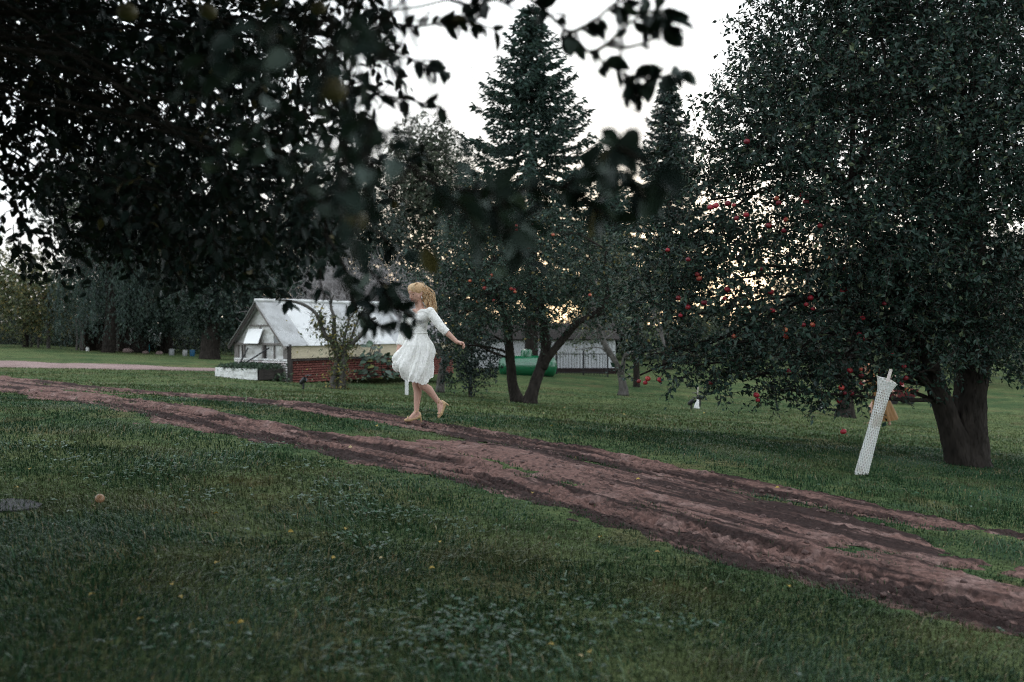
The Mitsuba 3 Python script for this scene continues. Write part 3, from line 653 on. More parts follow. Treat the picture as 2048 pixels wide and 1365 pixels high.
# boughs above and behind the camera, unseen, thickened to shade the near lawn
st, dd = [], []
for x, y, z, r in [(-5.2, 3.5, 3.4, 1.3), (-4.4, 5.2, 3.6, 1.4), (-3.2, 3.6, 4.4, 1.4), (-2.2, 2.4, 4.0, 1.2), (-1.6, 4.2, 4.4, 1.2), (-5.5, 1.2, 3.2, 1.3), (-4.2, -.4, 3.3, 1.4), (-2.6, -.6, 3.4, 1.3), (-1.2, .3, 3.3, 1.1), (-2.9, 1.0, 4.2, 1.3), (-.3, 1.2, 3.5, .9), (-5.6, 5.6, 3.0, 1.0), (-3.4, 6.2, 3.8, 1.1), (.6, 2.0, 3.7, .8), (-4.2, 2.2, 5.0, 1.2), (-1.0, 2.6, 3.9, .9), (.2, -.5, 3.2, .9), (-1.0, -1.8, 3.2, 1.1), (1.2, .6, 3.3, .9), (1.6, -.8, 3.2, 1.0), (.4, .4, 4.0, 1.0), (-1.8, .6, 3.2, 1.0), (-6.2, 3.0, 2.4, 1.1), (-6.0, -.4, 2.6, 1.2), (-3.0, -2.2, 2.8, 1.2), (.6, -2.4, 2.8, 1.1), (1.4, 2.2, 3.5, .7), (-.5, 4.5, 4.5, 1.1), (-2.0, 6.0, 5.2, 1.3), (.8, 4.0, 4.1, .9), (-1.2, 7.0, 5.6, 1.2), (-3.6, 4.6, 5.0, 1.3), (-5.4, 3.6, 4.6, 1.4), (.2, 2.4, 3.6, .8)]:
    n = int((340 if y < 2.3 or z > 3.55 else 80) * r * r)
    p, d = in_lobe(n, (x, y, z), (r, r, r * .7), rg, 2.0)
    st.append(p); dd.append(d + rg.normal(size=(n, 3)) * .5)
p, a, nm, seg = twig_leaves(np.concatenate(st), np.concatenate(dd), .42, 12, .08, rg, droop=.3, up=.6)
P_.append(p); A_.append(a); N_.append(nm); L_.append(.085 * rg.uniform(.7, 1.3, len(p)))
P_, A_, N_, L_ = np.concatenate(P_), np.concatenate(A_), np.concatenate(N_), np.concatenate(L_)
ok = np.linalg.norm(P_ - np.array([0, 0, EYE]), axis=1) > 1.25
P_, A_, N_, L_ = P_[ok], A_[ok], N_[ok], L_[ok]
seen = (np.abs(P_[:, 0]) < .52 * P_[:, 1] + .02) & (np.abs(P_[:, 2] - EYE) < .36 * P_[:, 1] + .02) & (P_[:, 1] > .4)
rank = np.argsort(np.where(seen, L_ / np.maximum(P_[:, 1], .1), -1))[::-1]
one, rest = rank[:300], rank[300:]
LEAF_BASE = (.016, .031, .025)
tones = []
for k, c in enumerate([(.014, .028, .023), (.024, .044, .036), (.050, .078, .066), (.10, .085, .03), (.16, .21, .19)]):  # last, palest tone: sky reflection on leaf undersides painted into the colour
    tones.append(plain(f'bough_leaf_{k}', c, .5, .3))
shapes = []
for w in (.50, .56, .62):
    lv = LEAF_FINE[0] * [1, w, 1]
    shapes.append([mikit.ply((lv, LEAF_FINE[1]), t, smooth=True) for t in tones])
for i in one:
    m = np.eye(4)
    x = unit(A_[i]); s = unit(np.cross(N_[i], x)); u = np.cross(x, s)
    m[:3, 0], m[:3, 1], m[:3, 2], m[:3, 3] = x * L_[i], s * L_[i], u * L_[i], P_[i]
    tone = int(rg.choice(5, p=[.28, .32, .22, .03, .15]))
    scene[numbered(over + '__leaf')] = {**shapes[int(rg.integers(3))][tone], 'to_world': T(m)}
v, f, k = leaves(P_[rest], A_[rest], N_[rest], L_[rest], L_[rest] * .56, LEAF_MID)
put('foliage', (v, f), 'leaf', over, color=tint(LEAF_BASE, len(rest), k, rg, .35, .1, (.10, .085, .03), .015), smooth=True, kind='stuff')
put('twigs', join([twig_mesh(s, .004, .0014) for s in segs]), 'twig_dark', over, kind='stuff')
apples(over, NEAR_APPLES, .028, ['apple_dull'], rg)
print('bough leaves', len(P_))
# ------------------------------------------------------------------ background and small things, in metres
SPRUCE = (0.9, 47.0, 17.3, 8.2)
SPRUCE2 = (9.37, 60.0, 17.7, 5.2)
SPRUCE3 = (7.19, 75.0, 14.6, 3.0)
WILLOWS = [(-22.35, 55.0, 7.3, 2.9), (-20.91, 60.0, 8.3, 3.0)]
YELLOW_LOBES = [[(-29.37, 58.0, 4.02, 1.6), (-27.58, 57.0, 3.12, 1.4), (-26.6, 58.0, 4.02, 1.2), (-28.95, 58.0, 1.69, 1.3), (-27.2, 58.0, 1.69, 1.2), (-26.48, 59.0, 2.58, 1.2), (-30.97, 58.0, 4.02, 1.8), (-29.02, 60.0, 5.31, 1.0), (-30.82, 60.0, 5.91, 0.9)]]
DARK_LOBES = [[(-21.65, 58.0, 4.02, 2.0), (-22.43, 57.0, 2.83, 1.5), (-19.85, 57.0, 3.4, 1.8), (-21.72, 59.0, 5.84, 1.8), (-19.0, 57.0, 2.26, 1.5), (-24.2, 60.0, 5.31, 1.4), (-20.72, 57.0, 1.69, 1.2), (-18.48, 59.0, 4.06, 1.6)], [(-15.2, 51.0, 4.21, 1.8), (-15.91, 50.0, 2.91, 1.5), (-13.65, 50.0, 3.16, 1.6), (-14.66, 50.0, 2.15, 1.5), (-13.15, 52.0, 4.27, 1.6), (-12.39, 51.0, 2.68, 1.4), (-15.67, 50.0, 1.65, 1.0), (-13.41, 50.0, 1.65, 1.0), (-14.99, 53.0, 5.65, 1.5)]]
TALL_LOBES = [[(-36.79, 84.0, 12.76, 2.6), (-35.51, 85.0, 14.6, 2.5), (-38.06, 84.0, 11.08, 2.0), (-34.25, 85.0, 12.05, 2.4), (-35.97, 84.0, 9.82, 2.2)], [(-33.25, 88.0, 13.74, 2.8), (-31.05, 88.0, 11.98, 2.6), (-31.91, 88.0, 15.06, 2.4), (-33.71, 88.0, 10.66, 2.4), (-30.59, 88.0, 14.62, 2.4)], [(-11.05, 66.0, 9.67, 2.6), (-12.71, 66.0, 8.35, 2.4), (-9.4, 66.0, 8.02, 2.4), (-10.73, 66.0, 6.37, 2.4), (-12.38, 66.0, 5.7, 2.2), (-8.74, 66.0, 5.7, 2.2), (-14.04, 66.0, 6.37, 2.2), (-13.38, 66.0, 3.72, 2.2), (-10.73, 66.0, 3.72, 2.2), (-8.75, 66.0, 3.06, 2.2), (-15.7, 66.0, 4.38, 2.2), (-16.35, 66.0, 6.7, 2.2), (-12.06, 66.0, 2.39, 2.2), (-14.03, 66.0, 8.35, 2.0)], [(-6.27, 72.0, 14.38, 2.6), (-7.72, 72.0, 12.94, 2.4), (-4.83, 72.0, 12.94, 2.4), (-6.28, 72.0, 11.14, 2.6), (-8.08, 72.0, 10.06, 2.6), (-4.47, 72.0, 10.42, 2.6), (-6.28, 72.0, 8.26, 2.6), (-3.39, 72.0, 7.9, 2.4), (-8.45, 72.0, 7.18, 2.4), (-5.06, 70.0, 4.56, 2.6), (-2.25, 70.0, 4.56, 2.4), (-0.84, 70.0, 2.45, 2.2), (-3.66, 70.0, 2.45, 2.4), (-6.12, 70.0, 2.45, 2.4), (-7.87, 70.0, 3.86, 2.2)]]
RIGHT_FAR_LOBES = [[(16.19, 56.0, 2.81, 2.0), (17.87, 56.0, 3.93, 2.2), (19.57, 56.0, 2.81, 2.0), (21.25, 56.0, 3.93, 2.2), (19.01, 56.0, 1.4, 2.0), (16.76, 56.0, 0.84, 1.8), (21.54, 56.0, 1.4, 2.0), (14.79, 56.0, 1.4, 1.8)], [(22.65, 54.0, 3.84, 2.2), (24.54, 54.0, 5.46, 2.4), (26.44, 54.0, 4.38, 2.2), (23.75, 54.0, 2.21, 2.2), (25.92, 54.0, 1.67, 2.2), (28.08, 54.0, 2.76, 2.2), (28.61, 54.0, 4.92, 2.2), (22.4, 54.0, 1.13, 1.8)]]
MID_LOBES = [[(3.74, 38.0, 4.07, 1.2), (4.69, 38.0, 3.12, 1.2), (5.83, 38.0, 3.69, 1.2), (3.27, 37.0, 2.33, 1.1), (4.94, 37.0, 1.77, 1.1), (6.41, 38.0, 2.54, 1.1), (6.98, 38.0, 1.59, 1.0), (2.9, 37.0, 1.03, 0.6), (6.22, 38.0, 1.02, 0.8), (2.21, 38.0, 3.12, 1.0)], [(2.66, 34.0, 1.57, 0.7), (3.52, 34.0, 2.25, 0.9), (4.37, 34.0, 2.25, 0.9), (2.83, 34.0, 2.94, 0.8), (5.22, 34.0, 1.4, 0.7), (3.86, 34.0, 1.23, 0.6), (2.15, 34.0, 0.55, 0.4), (5.05, 34.0, 2.42, 0.8)]]
LEAN = [[(3.64, 32.5, -0.92), (3.58, 32.5, -0.31), (3.32, 32.4, 0.26), (3.03, 32.4, 0.75), (2.77, 32.3, 1.4), (2.6, 32.2, 2.05), (2.67, 32.0, 2.85)], [(3.58, 32.5, -0.31), (3.6, 32.3, 0.1), (3.69, 32.2, 0.43), (4.28, 32.0, 0.55), (4.92, 32.0, 0.68)]]
TRUNK2 = [[(9.55, 28.5, -1.29), (9.57, 28.5, -0.75), (9.62, 28.4, -0.17), (9.72, 28.4, 0.69), (9.93, 28.4, 1.54)]]
TRUNK2_LOBES = [(8.82, 28.5, 0.68, 1.2), (10.0, 28.6, 1.4, 1.4), (11.01, 28.6, 0.83, 1.2), (9.19, 28.8, 2.12, 1.4), (10.93, 28.8, 2.41, 1.5), (8.04, 28.8, 1.4, 1.1), (12.09, 28.8, 1.4, 1.3), (9.9, 28.3, 0.12, 0.6), (8.22, 28.4, 0.12, 0.6)]
SHRUB_LOBES = [(-1.24, 26.2, 0.87, 0.55), (-0.91, 26.2, 0.48, 0.5), (-1.5, 26.2, 0.22, 0.45), (-0.97, 26.2, 0.02, 0.4), (-1.38, 26.4, 1.4, 0.5), (-0.65, 26.4, 0.87, 0.35), (-0.51, 26.2, 0.22, 0.22)]
VINE = [[(-4.46, 24.9, -0.25), (-4.41, 24.9, 0.15), (-4.33, 24.9, 0.59), (-4.4, 24.9, 0.9), (-4.66, 24.8, 1.13), (-4.77, 24.8, 1.4), (-4.84, 24.7, 1.65), (-5.11, 24.7, 1.87), (-5.44, 24.7, 1.98), (-5.82, 24.7, 2.02)], [(-4.35, 24.9, 0.59), (-4.45, 24.9, 1.02), (-4.45, 24.9, 1.53), (-4.53, 24.9, 1.9), (-4.45, 24.9, 2.15)], [(-4.25, 24.85, -0.25), (-4.21, 24.8, 0.28), (-4.16, 24.8, 0.78), (-4.04, 24.8, 0.9), (-3.65, 24.7, 1.25), (-3.52, 24.7, 1.5), (-3.37, 24.7, 1.57)], [(-4.21, 24.8, 0.71), (-4.16, 24.8, 1.15), (-4.07, 24.8, 1.52), (-4.13, 24.8, 1.9)], [(-4.77, 24.8, 1.4), (-4.78, 24.8, 1.65), (-4.68, 24.9, 1.96)], [(-4.04, 24.8, 0.9), (-3.9, 24.9, 1.4), (-3.63, 25.0, 1.9), (-3.38, 25.0, 2.28)], [(-4.07, 24.8, 1.52), (-3.88, 24.8, 1.77), (-3.67, 24.9, 2.02)]]
BENT = [(-1.98, 27.3, -0.48), (-1.95, 27.3, -0.11), (-1.89, 27.3, 0.23), (-1.82, 27.25, 0.55), (-1.97, 27.2, 0.69), (-2.13, 27.2, 0.8), (-2.22, 27.3, 0.99)]
BARE = [(-5.86, 36.0, 4.4), (-7.14, 38.0, 4.5), (-4.53, 37.0, 4.2)]
POST_AT = (-2.58, 24.21, -0.3)
SPOT_A = (-4.93, 23.51, -0.12)
SPOT_B = (4.71, 26.11, -0.83)
STAKE_A = (5.14, 27.69, -0.92)
STAKE_B = (9.81, 31.67, -1.31)
STONE_AT = (-3.26, 6.45, 0.22)
FALLEN_AT = (-2.74, 6.6, 0.19)
POLE_AT = (-27.12, 58.23, 0.03)
TANK_AT = (0.76, 42.08, -0.76)
PERSON_AT = (-1.24, 12.43, 0.2)
GUARD_AT = (3.86, 10.88, -0.25)
PERSON2_AT = (8.85, 23.43, -0.97)
FALLEN_LEAVES = [(-1.61, 4.71, 0.12), (-1.53, 4.54, 0.11), (-1.04, 6.18, 0.08), (-1.9, 4.45, 0.14), (-1.55, 5.17, 0.11), (-1.37, 6.06, 0.09), (-0.99, 5.45, 0.07), (-0.45, 5.39, 0.03), (-1.53, 9.52, 0.18), (-1.55, 4.17, 0.12), (0.57, 6.46, -0.03), (0.33, 4.15, -0.02), (0.27, 4.12, -0.02), (-0.74, 5.53, 0.05), (-1.14, 4.22, 0.09), (-1.17, 4.19, 0.09), (0.88, 6.13, -0.05), (1.54, 5.5, -0.1), (6.16, 18.38, -0.59), (3.98, 11.44, -0.27), (1.47, 44.35, -0.83), (0.48, 15.56, -0.03), (0.18, 4.22, -0.01), (2.44, 9.05, -0.13), (1.16, 8.97, -0.04), (0.98, 18.44, -0.19), (1.98, 17.39, -0.22), (0.5, 12.98, 0.03), (0.16, 7.8, 0.03), (-1.9, 6.44, 0.13), (-3.69, 7.6, 0.25), (-3.41, 6.86, 0.23), (-0.44, 6.04, 0.03), (-1.53, 11.31, 0.2), (1.63, 19.49, -0.32), (4.3, 22.17, -0.61)]
CLOVER_AT = [(-0.9, 6.75, 0.07), (-1.1, 7.18, 0.1), (-1.8, 8.42, 0.17), (-2.42, 8.39, 0.22), (-2.36, 9.3, 0.23), (-0.34, 4.31, 0.03), (-0.25, 4.0, 0.03), (-0.14, 4.22, 0.01), (-0.05, 4.44, 0.01), (-0.37, 4.52, 0.03), (-0.22, 4.64, 0.02), (-0.09, 3.98, 0.01), (-0.85, 5.92, 0.06), (0.17, 4.42, -0.01), (0.07, 4.08, 0.0), (0.37, 4.71, -0.02), (-3.55, 8.08, 0.26), (-4.1, 8.72, 0.3), (-2.98, 7.55, 0.22), (-2.81, 8.03, 0.23), (-1.34, 7.71, 0.12), (-0.63, 6.83, 0.06), (-0.41, 6.6, 0.04), (-1.44, 7.06, 0.12), (0.31, 4.95, -0.02), (0.7, 4.71, -0.05), (-2.14, 7.04, 0.16), (-1.15, 4.93, 0.08), (-1.31, 4.03, 0.1), (-0.63, 3.88, 0.05)]
# ------------------------------------------------------------------ background trees
def H(x, y):
    return float(height(np.array([float(x)]), np.array([float(y)]))[0])


def conifer(key, x, y, h, rad, rng, colour, spray=.36, whorl=.42, clear=.08, per=9):
    z0 = H(x, y)
    put('trunk', tube(spline([[x, y, z0 - .2], [x + .05, y, z0 + h * .5], [x, y, z0 + h]], 20), [.34, .2, .03], 9, wob=.1), 'bark', key, smooth=True)
    P_, A_, N_, br = [], [], [], []
    z = z0 + h * clear
    while z < z0 + h * .985:
        q = 1 - (z - z0) / h
        R = rad * (q ** .88) * (1.0 if q < .85 else 1 - (q - .85) * 1.5)
        n = int(rng.integers(per - 2, per + 3))
        for a in np.arange(n) * 2 * np.pi / n + rng.uniform(0, 6):
            L = max(.25, R * rng.uniform(.62, 1.12))
            d = np.array([np.cos(a), np.sin(a), 0])
            t = np.linspace(.12, 1, max(3, int(L / .15)))
            lift = -.22 * L * np.sin(t * 2.2) + .20 * L * t ** 3
            p = np.array([x, y, z + rng.uniform(-.1, .1)]) + d * (t * L)[:, None] + np.array([0, 0, 1]) * lift[:, None]
            br.append((p[0] * 0 + [x, y, z], p[len(p) // 2], p[-1]))
            s = np.array([-d[1], d[0], 0])
            for sg in (-1, 1, 0, .5, -.5, .8, -.8):
                P_.append(p + rng.normal(size=p.shape) * .05)
                A_.append(d * .75 + s * sg * rng.uniform(.5, 1.0, (len(p), 1)) + rng.normal(size=p.shape) * .22 + np.array([0, 0, -.18 if sg else .35]))
                N_.append(rng.normal(size=p.shape) * .55 + np.array([0, 0, .8]))
        z += whorl * rng.uniform(.75, 1.2) * (.55 + .6 * q)
    P_, A_, N_ = np.concatenate(P_), np.concatenate(A_), np.concatenate(N_)
    L = spray * rng.uniform(.6, 1.25, len(P_))
    v, f, k = leaves(P_, A_, N_, L, L * .32)
    put('crown', (v, f), 'leaf', key, color=tint(colour, len(P_), k, rng, .35, .1), kind='stuff')
    b = [np.array(q) for q in zip(*br)]
    put('branches', twig_mesh(b, .03, .008), 'bark', key, kind='stuff')


def broad(key, lobes, rng, colour, size=.22, n_m2=60, trunk=None, odd=None, odd_p=0., power=2.2, up=.5, tr=.2, aspect=.6):
    ls = np.array([q[:3] for q in lobes])
    c = ls.mean(0)
    if trunk is None:
        trunk = (c[0], c[1])
    zb = H(*trunk)
    top = np.array([c[0], c[1], c[2] + .5])
    path = spline([[trunk[0], trunk[1], zb - .2], [trunk[0] * .8 + c[0] * .2, trunk[1], zb + (top[2] - zb) * .45], top], 18)
    put('trunk', tube(path, [tr, tr * .7, tr * .25], 9, wob=.2), 'bark', key, smooth=True)
    put('branches', join([limb_to([path], q, rng, tr * .4, tr * .1) for q in lobes]), 'bark', key, smooth=True, kind='stuff')
    P_, D_ = [], []
    for x, y, z, r in lobes:
        n = int(n_m2 * r * r)
        p, d = in_lobe(n, (x, y, z), (r, r, r * .85), rng, power)
        P_.append(p); D_.append(d)
    P_, D_ = np.concatenate(P_), np.concatenate(D_)
    pos, ax, nm, seg = twig_leaves(P_, D_ + rng.normal(size=D_.shape) * .6 + [0, 0, .2], size * 2.6, 7, size, rng, droop=.3, up=up)
    L = size * rng.uniform(.6, 1.3, len(pos))
    v, f, k = leaves(pos, ax, nm, L, L * aspect)
    put('crown', (v, f), 'leaf', key, color=tint(colour, len(pos), k, rng, .35, .12, odd, odd_p), kind='stuff')


def willow(key, x, y, h, rad, rng, colour, n=420):
    z0 = H(x, y)
    path = spline([[x, y, z0 - .2], [x + .2, y, z0 + h * .3], [x, y, z0 + h * .7]], 14)
    put('trunk', tube(path, [.38, .3, .15], 10, wob=.2), 'bark', key, smooth=True)
    P_, A_, N_ = [], [], []
    br = []
    for _ in range(n):
        a, q = rng.uniform(0, 2 * np.pi), rng.random() ** .55
        top = np.array([x + np.cos(a) * rad * q, y + np.sin(a) * rad * q, z0 + h * (.98 - .42 * q ** 2.2 + rng.uniform(-.06, .05))])
        br.append((path[-1], (path[-1] + top) / 2 + [0, 0, .4], top))
        drop = (top[2] - z0) * rng.uniform(.35, .92)
        t = np.linspace(0, 1, int(drop / .16) + 2)
        sway = rng.normal(size=2) * .22
        p = top + np.c_[sway[0] * t + .1 * np.cos(a) * t, sway[1] * t, -drop * t]
        P_.append(p + rng.normal(size=p.shape) * .07)
        A_.append(rng.normal(size=p.shape) * .35 + np.array([0, 0, -1.0]))
        N_.append(rng.normal(size=p.shape) + np.array([np.cos(a), np.sin(a), .3]))
    P_, A_, N_ = np.concatenate(P_), np.concatenate(A_), np.concatenate(N_)
    L = rng.uniform(.12, .26, len(P_))
    v, f, k = leaves(P_, A_, N_, L, L * .32)
    put('crown', (v, f), 'leaf', key, color=tint(colour, len(P_), k, rng, .35, .1), kind='stuff')
    put('branches', twig_mesh([np.array(q) for q in zip(*br)], .04, .012), 'bark', key, kind='stuff')


def bare(key, x, y, h, rng, n=900, rad=2.2):
    """A leafless many-stemmed tree: stems that fork into fine grey twigs."""
    z0 = H(x, y)
    stems, a_, b_, c_ = [], [], [], []
    for _ in range(7):
        d = unit(np.array([rng.normal() * .32, rng.normal() * .32, 1.4]))
        p = [np.array([x, y, z0 - .1]) + rng.normal(size=3) * [.15, .15, 0]]
        for _ in range(7):
            d = unit(d + rng.normal(size=3) * .28)
            p.append(p[-1] + d * h / 7.5)
        s = spline(p, 18)
        stems.append(tube(s, [.08, .05, .012], 6))
        for _ in range(n // 7):
            i = rng.integers(4, 18)
            o = s[i]
            e = unit(d * .3 + rng.normal(size=3) + [0, 0, .25])
            L = rng.uniform(.4, 1.3) * (1.2 - i / 26)
            a_.append(o); b_.append(o + e * L * .5 + rng.normal(size=3) * .06); c_.append(o + e * L + rng.normal(size=3) * .12 + [0, 0, -.1])
            for _ in range(3):
                u = b_[-1] * (1 - (w := rng.random())) + c_[-1] * w
                g = unit(e + rng.normal(size=3) * .9)
                a_.append(u); b_.append(u + g * .16); c_.append(u + g * .36 + rng.normal(size=3) * .05)
    for s in stems:
        put('trunk', s, 'bark_grey', key, smooth=True)
    put('crown', twig_mesh((np.array(a_), np.array(b_), np.array(c_)), .010, .005), 'twig_grey', key, kind='stuff')


rb = np.random.default_rng(31)
conifer(thing('spruce_tree', 'tall pointed spruce behind the orchard, the tallest in view', 'spruce'), *SPRUCE, rb, (.046, .078, .064), spray=.36, per=8, whorl=.58, clear=.25)
conifer(thing('spruce_tree', 'smaller dark conifer top showing beside the large apple tree', 'conifer'), *SPRUCE2, rb, (.050, .072, .064), spray=.42, per=8, whorl=.6, clear=.2)
conifer(thing('spruce_tree', 'low far conifer between the tall spruce and the conifer beside the apple tree', 'conifer'), *SPRUCE3, rb, (.048, .062, .05), spray=.55)
wl = ['pale grey green weeping willow beside the wooden pole', 'weeping willow standing behind the dark broad tree left of the greenhouse']
for q, t in zip(WILLOWS, wl):
    willow(thing('willow_tree', t, 'willow'), *q, rb, (.044, .068, .056))
broad(thing('birch_tree', 'yellowing green leafy tree at the far left edge of the lawn', 'tree'), YELLOW_LOBES[0], rb, (.075, .090, .040), .16, 120, odd=(.20, .16, .05), odd_p=.15)
dk = ['broad almost black tree with a thick trunk at the far lawn edge', 'dark layered tree directly left of the greenhouse']
for q, t, tr in zip(DARK_LOBES, dk, [(-21.7, 58), (-15.2, 50)]):
    broad(thing('dark_tree', t, 'tree'), q, rb, (.028, .046, .036), .16, 190, trunk=tr, tr=.55)
tl_ = ['pale leafy tree rising far behind the willow, further left of two', 'leafy tree rising far behind the broad black tree', 'dark leafy tree rising behind the greenhouse roof', 'brownish green pointed tree left of the tall spruce']
tc = [(.075, .092, .062), (.070, .088, .060), (.038, .054, .043), (.062, .074, .050)]
for q, t, c in zip(TALL_LOBES, tl_, tc):
    broad(thing('tall_tree', t, 'tree'), q, rb, c, .24, 66, tr=.3)
for q, t in zip(RIGHT_FAR_LOBES, ['dense dark tree far behind the crown of the large apple tree', 'dense dark tree far behind the trunk of the large apple tree']):
    broad(thing('tall_tree', t, 'tree'), q, rb, (.034, .052, .040), .2, 90, tr=.3)
ml = ['leafy tree standing behind the grey leaning orchard tree', 'small leafy orchard tree in front of the taller tree at centre right']
for q, t in zip(MID_LOBES[:1], ml):
    broad(thing('leafy_tree', t, 'tree'), q, rb, (.062, .080, .050), .13, 120, tr=.14, odd=(.22, .18, .06), odd_p=.06)
lean = thing('leaning_orchard_tree', 'grey leaning orchard tree with a bare pinkish side branch', 'apple tree')
orchard_tree(lean, LEAN, [[.15, .11, .10, .09, .08, .06, .04], [.08, .07, .06, .05, .03]], MID_LOBES[1], .085, 90, rb, (.056, .080, .050), 'bark_grey', 'twig_grey', limbs=5, limb_r=.04, per=8, tl=.4, odd=(.2, .17, .06), odd_p=.05)
t2 = thing('apple_tree', 'second dark apple tree standing behind the large apple tree', 'apple tree')
orchard_tree(t2, TRUNK2, [[.26, .21, .2, .2, .14]], TRUNK2_LOBES, .10, 60, rb, (.022, .034, .027), limbs=6, per=8, tl=.45)
for q, t in zip(BARE, ['leafless grey twiggy tree behind the middle of the greenhouse roof', 'leafless grey twiggy tree behind the greenhouse ridge, leftmost', 'leafless grey twiggy tree behind the right end of the greenhouse']):
    bare(thing('bare_tree', t, 'tree'), *q, rb)
# shrub right of the greenhouse
sh = thing('shrub', 'dense dark rounded shrub at the right end of the greenhouse', 'shrub')
broad(sh, SHRUB_LOBES, rb, (.022, .038, .032), .085, 420, trunk=(-1.1, 26.2), tr=.06, power=3)

# the wood behind, and its undergrowth: one mass nobody could count
P_, D_, S_ = [], [], []
for x0, x1, y0, y1, zt, n in [(-64, -36, 66, 84, 6.5, 90), (-36, -6, 66, 78, 5.2, 150), (-6, 26, 70, 92, 4.6, 120), (22, 70, 60, 90, 3.0, 120), (-40, -10, 84, 96, 8, 60)]:
    for _ in range(n):
        x, y = rb.uniform(x0, x1), rb.uniform(y0, y1)
        r = rb.uniform(1.0, 2.3)
        zz = H(x, y) + rb.uniform(.5, zt) * rb.uniform(.4, 1)
        p, d = in_lobe(int(60 * r * r), (x, y, zz), (r, r, r), rb, 2.4)
        P_.append(p); D_.append(d + rb.normal(size=d.shape) * .6)
P_, D_ = np.concatenate(P_), np.concatenate(D_)
L = .30 * rb.uniform(.6, 1.4, len(P_))
v, f, k = leaves(P_, D_, rb.normal(size=P_.shape) * .8 + [0, 0, .6], L, L * .6)
put('woodland', (v, f), 'leaf', color=tint((.030, .044, .034), len(P_), k, rb, .4, .12, (.09, .085, .04), .05), label='dark leafy woodland closing off the far lawn', kind='stuff')
# undergrowth at the lawn's far left edge
P_, D_ = [], []
for _ in range(260):
    x = rb.uniform(-36, -12)
    y = np.interp(x, [-36, -17, -12], [63, 61, 56]) + rb.uniform(-.6, 2.5)
    r = rb.uniform(.35, .9)
    p, d = in_lobe(int(260 * r * r), (x, y, H(x, y) + r * rb.uniform(.3, 1.2)), (r, r, r), rb, 2.4)
    P_.append(p); D_.append(d + rb.normal(size=d.shape) * .6 + [0, 0, .4])
P_, D_ = np.concatenate(P_), np.concatenate(D_)
L = .14 * rb.uniform(.6, 1.4, len(P_))
v, f, k = leaves(P_, D_, rb.normal(size=P_.shape) * .8 + [0, 0, .5], L, L * .5)
put('undergrowth', (v, f), 'leaf', color=tint((.036, .052, .038), len(P_), k, rb, .4, .12, (.14, .13, .05), .06), label='tangled green undergrowth along the far lawn edge', kind='stuff')
# slim pale stems at the far left
for i, (x, y, h) in enumerate([(-27.9, 58.6, 3.2), (-28.4, 58.8, 3.0), (-29.0, 59.4, 2.6), (-25.2, 57.6, 2.2), (-24.9, 57.4, 2.2)]):
    z0 = H(x, y)
    single('sapling', join([tube(spline([[x, y, z0 - .1], [x + .05, y, z0 + h * .5], [x - .04 * i, y, z0 + h]], 10), [.07, .05, .03], 6), tube(spline([[x, y, z0 + h * .6], [x + .35, y, z0 + h * .85], [x + .5, y, z0 + h]], 6), [.03, .012], 5)]),
           'bark_grey', ['slim pale sapling nearest the wooden pole on its left', 'slim pale sapling, second left of the wooden pole', 'slim pale sapling furthest left of the wooden pole', 'short pale sapling left of the open shed, the left of a pair', 'short pale sapling at the corner of the open shed'][i], 'sapling', 'pale sapling stems at the far lawn edge', smooth=True)
# ------------------------------------------------------------------ greenhouse; local axes: x along the side wall, y along the gable, z up
GO = np.array([-6.27, 27.78, -.24])
GX, GY = np.array([.598, .8015, 0]), np.array([-.8015, .598, 0])
GM = np.eye(4)
GM[:3, 0], GM[:3, 1], GM[:3, 2], GM[:3, 3] = GX, GY, [0, 0, 1], GO
rh = np.random.default_rng(41)


def gput(name, mesh, mat, parent, **k):
    m = mesh if isinstance(mesh, trimesh.Trimesh) else trimesh.Trimesh(*mesh, process=False)
    m = m.copy()
    m.apply_transform(GM)
    return put(name, m, mat, parent, **k)


def wood(key, a, b, fx=3, fz=40):
    textured(key, lambda p, n, uv: mix(a, b, fbm(p.x * fz, p.y * fz, p.z * fx, 3)), .85, .15, lambda p, n, uv: fbm(p.x * fz, p.y * fz, p.z * fx, 2), .006)


wood('wood_grey', (.10, .09, .085), (.30, .275, .26))
wood('wood_dark', (.025, .022, .022), (.075, .066, .06))
wood('wood_tan', (.22, .15, .10), (.40, .30, .22))
textured('wood_white', lambda p, n, uv: mix((.55, .55, .53), (.80, .80, .79), smoothstep(.3, .6, fbm(p.x * 9, p.y * 9, p.z * 14, 3))), .7, .2)
textured('brick_red', lambda p, n, uv: mix((.15, .052, .046), (.27, .105, .090), fbm(p.x * 7, p.y * 7, p.z * 9, 3)), .9, .1, lambda p, n, uv: fbm(p.x * 50, p.y * 50, p.z * 50, 2), .006)
textured('brick_white', lambda p, n, uv: mix((.52, .42, .41), (.78, .75, .74), smoothstep(.25, .55, fbm(p.x * 8, p.y * 8, p.z * 10, 3))), .8, .2)
plain('mortar', (.030, .020, .020), .95, .1)
textured('panel_cream', lambda p, n, uv: mix((.52, .44, .31), (.66, .58, .43), fbm(p.x * 2.5, p.y * 2.5, p.z * 3.5, 4)), .6, .3)
textured('plastic_sheet', lambda p, n, uv: mix((.42, .41, .385), (.64, .64, .63), smoothstep(.30, .60, fbm(p.x * 4, p.y * 4, p.z * 5, 4))), .45, .4)
textured('roof_clear', lambda p, n, uv: mix((.31, .31, .305), (.46, .465, .47), smoothstep(.30, .65, fbm(p.x * 2.4, p.y * 2.4, p.z * 2.0, 4))), .45, .4)
textured('roof_milky', lambda p, n, uv: mix((.46, .46, .45), (.68, .685, .685), smoothstep(.28, .62, fbm(p.x * 2.2, p.y * 2.2, p.z * 1.8, 4))), .45, .4)
plain('roof_grey', (.26, .27, .28), .4, .45)
plain('roof_brown', (.22, .205, .21), .5, .4)
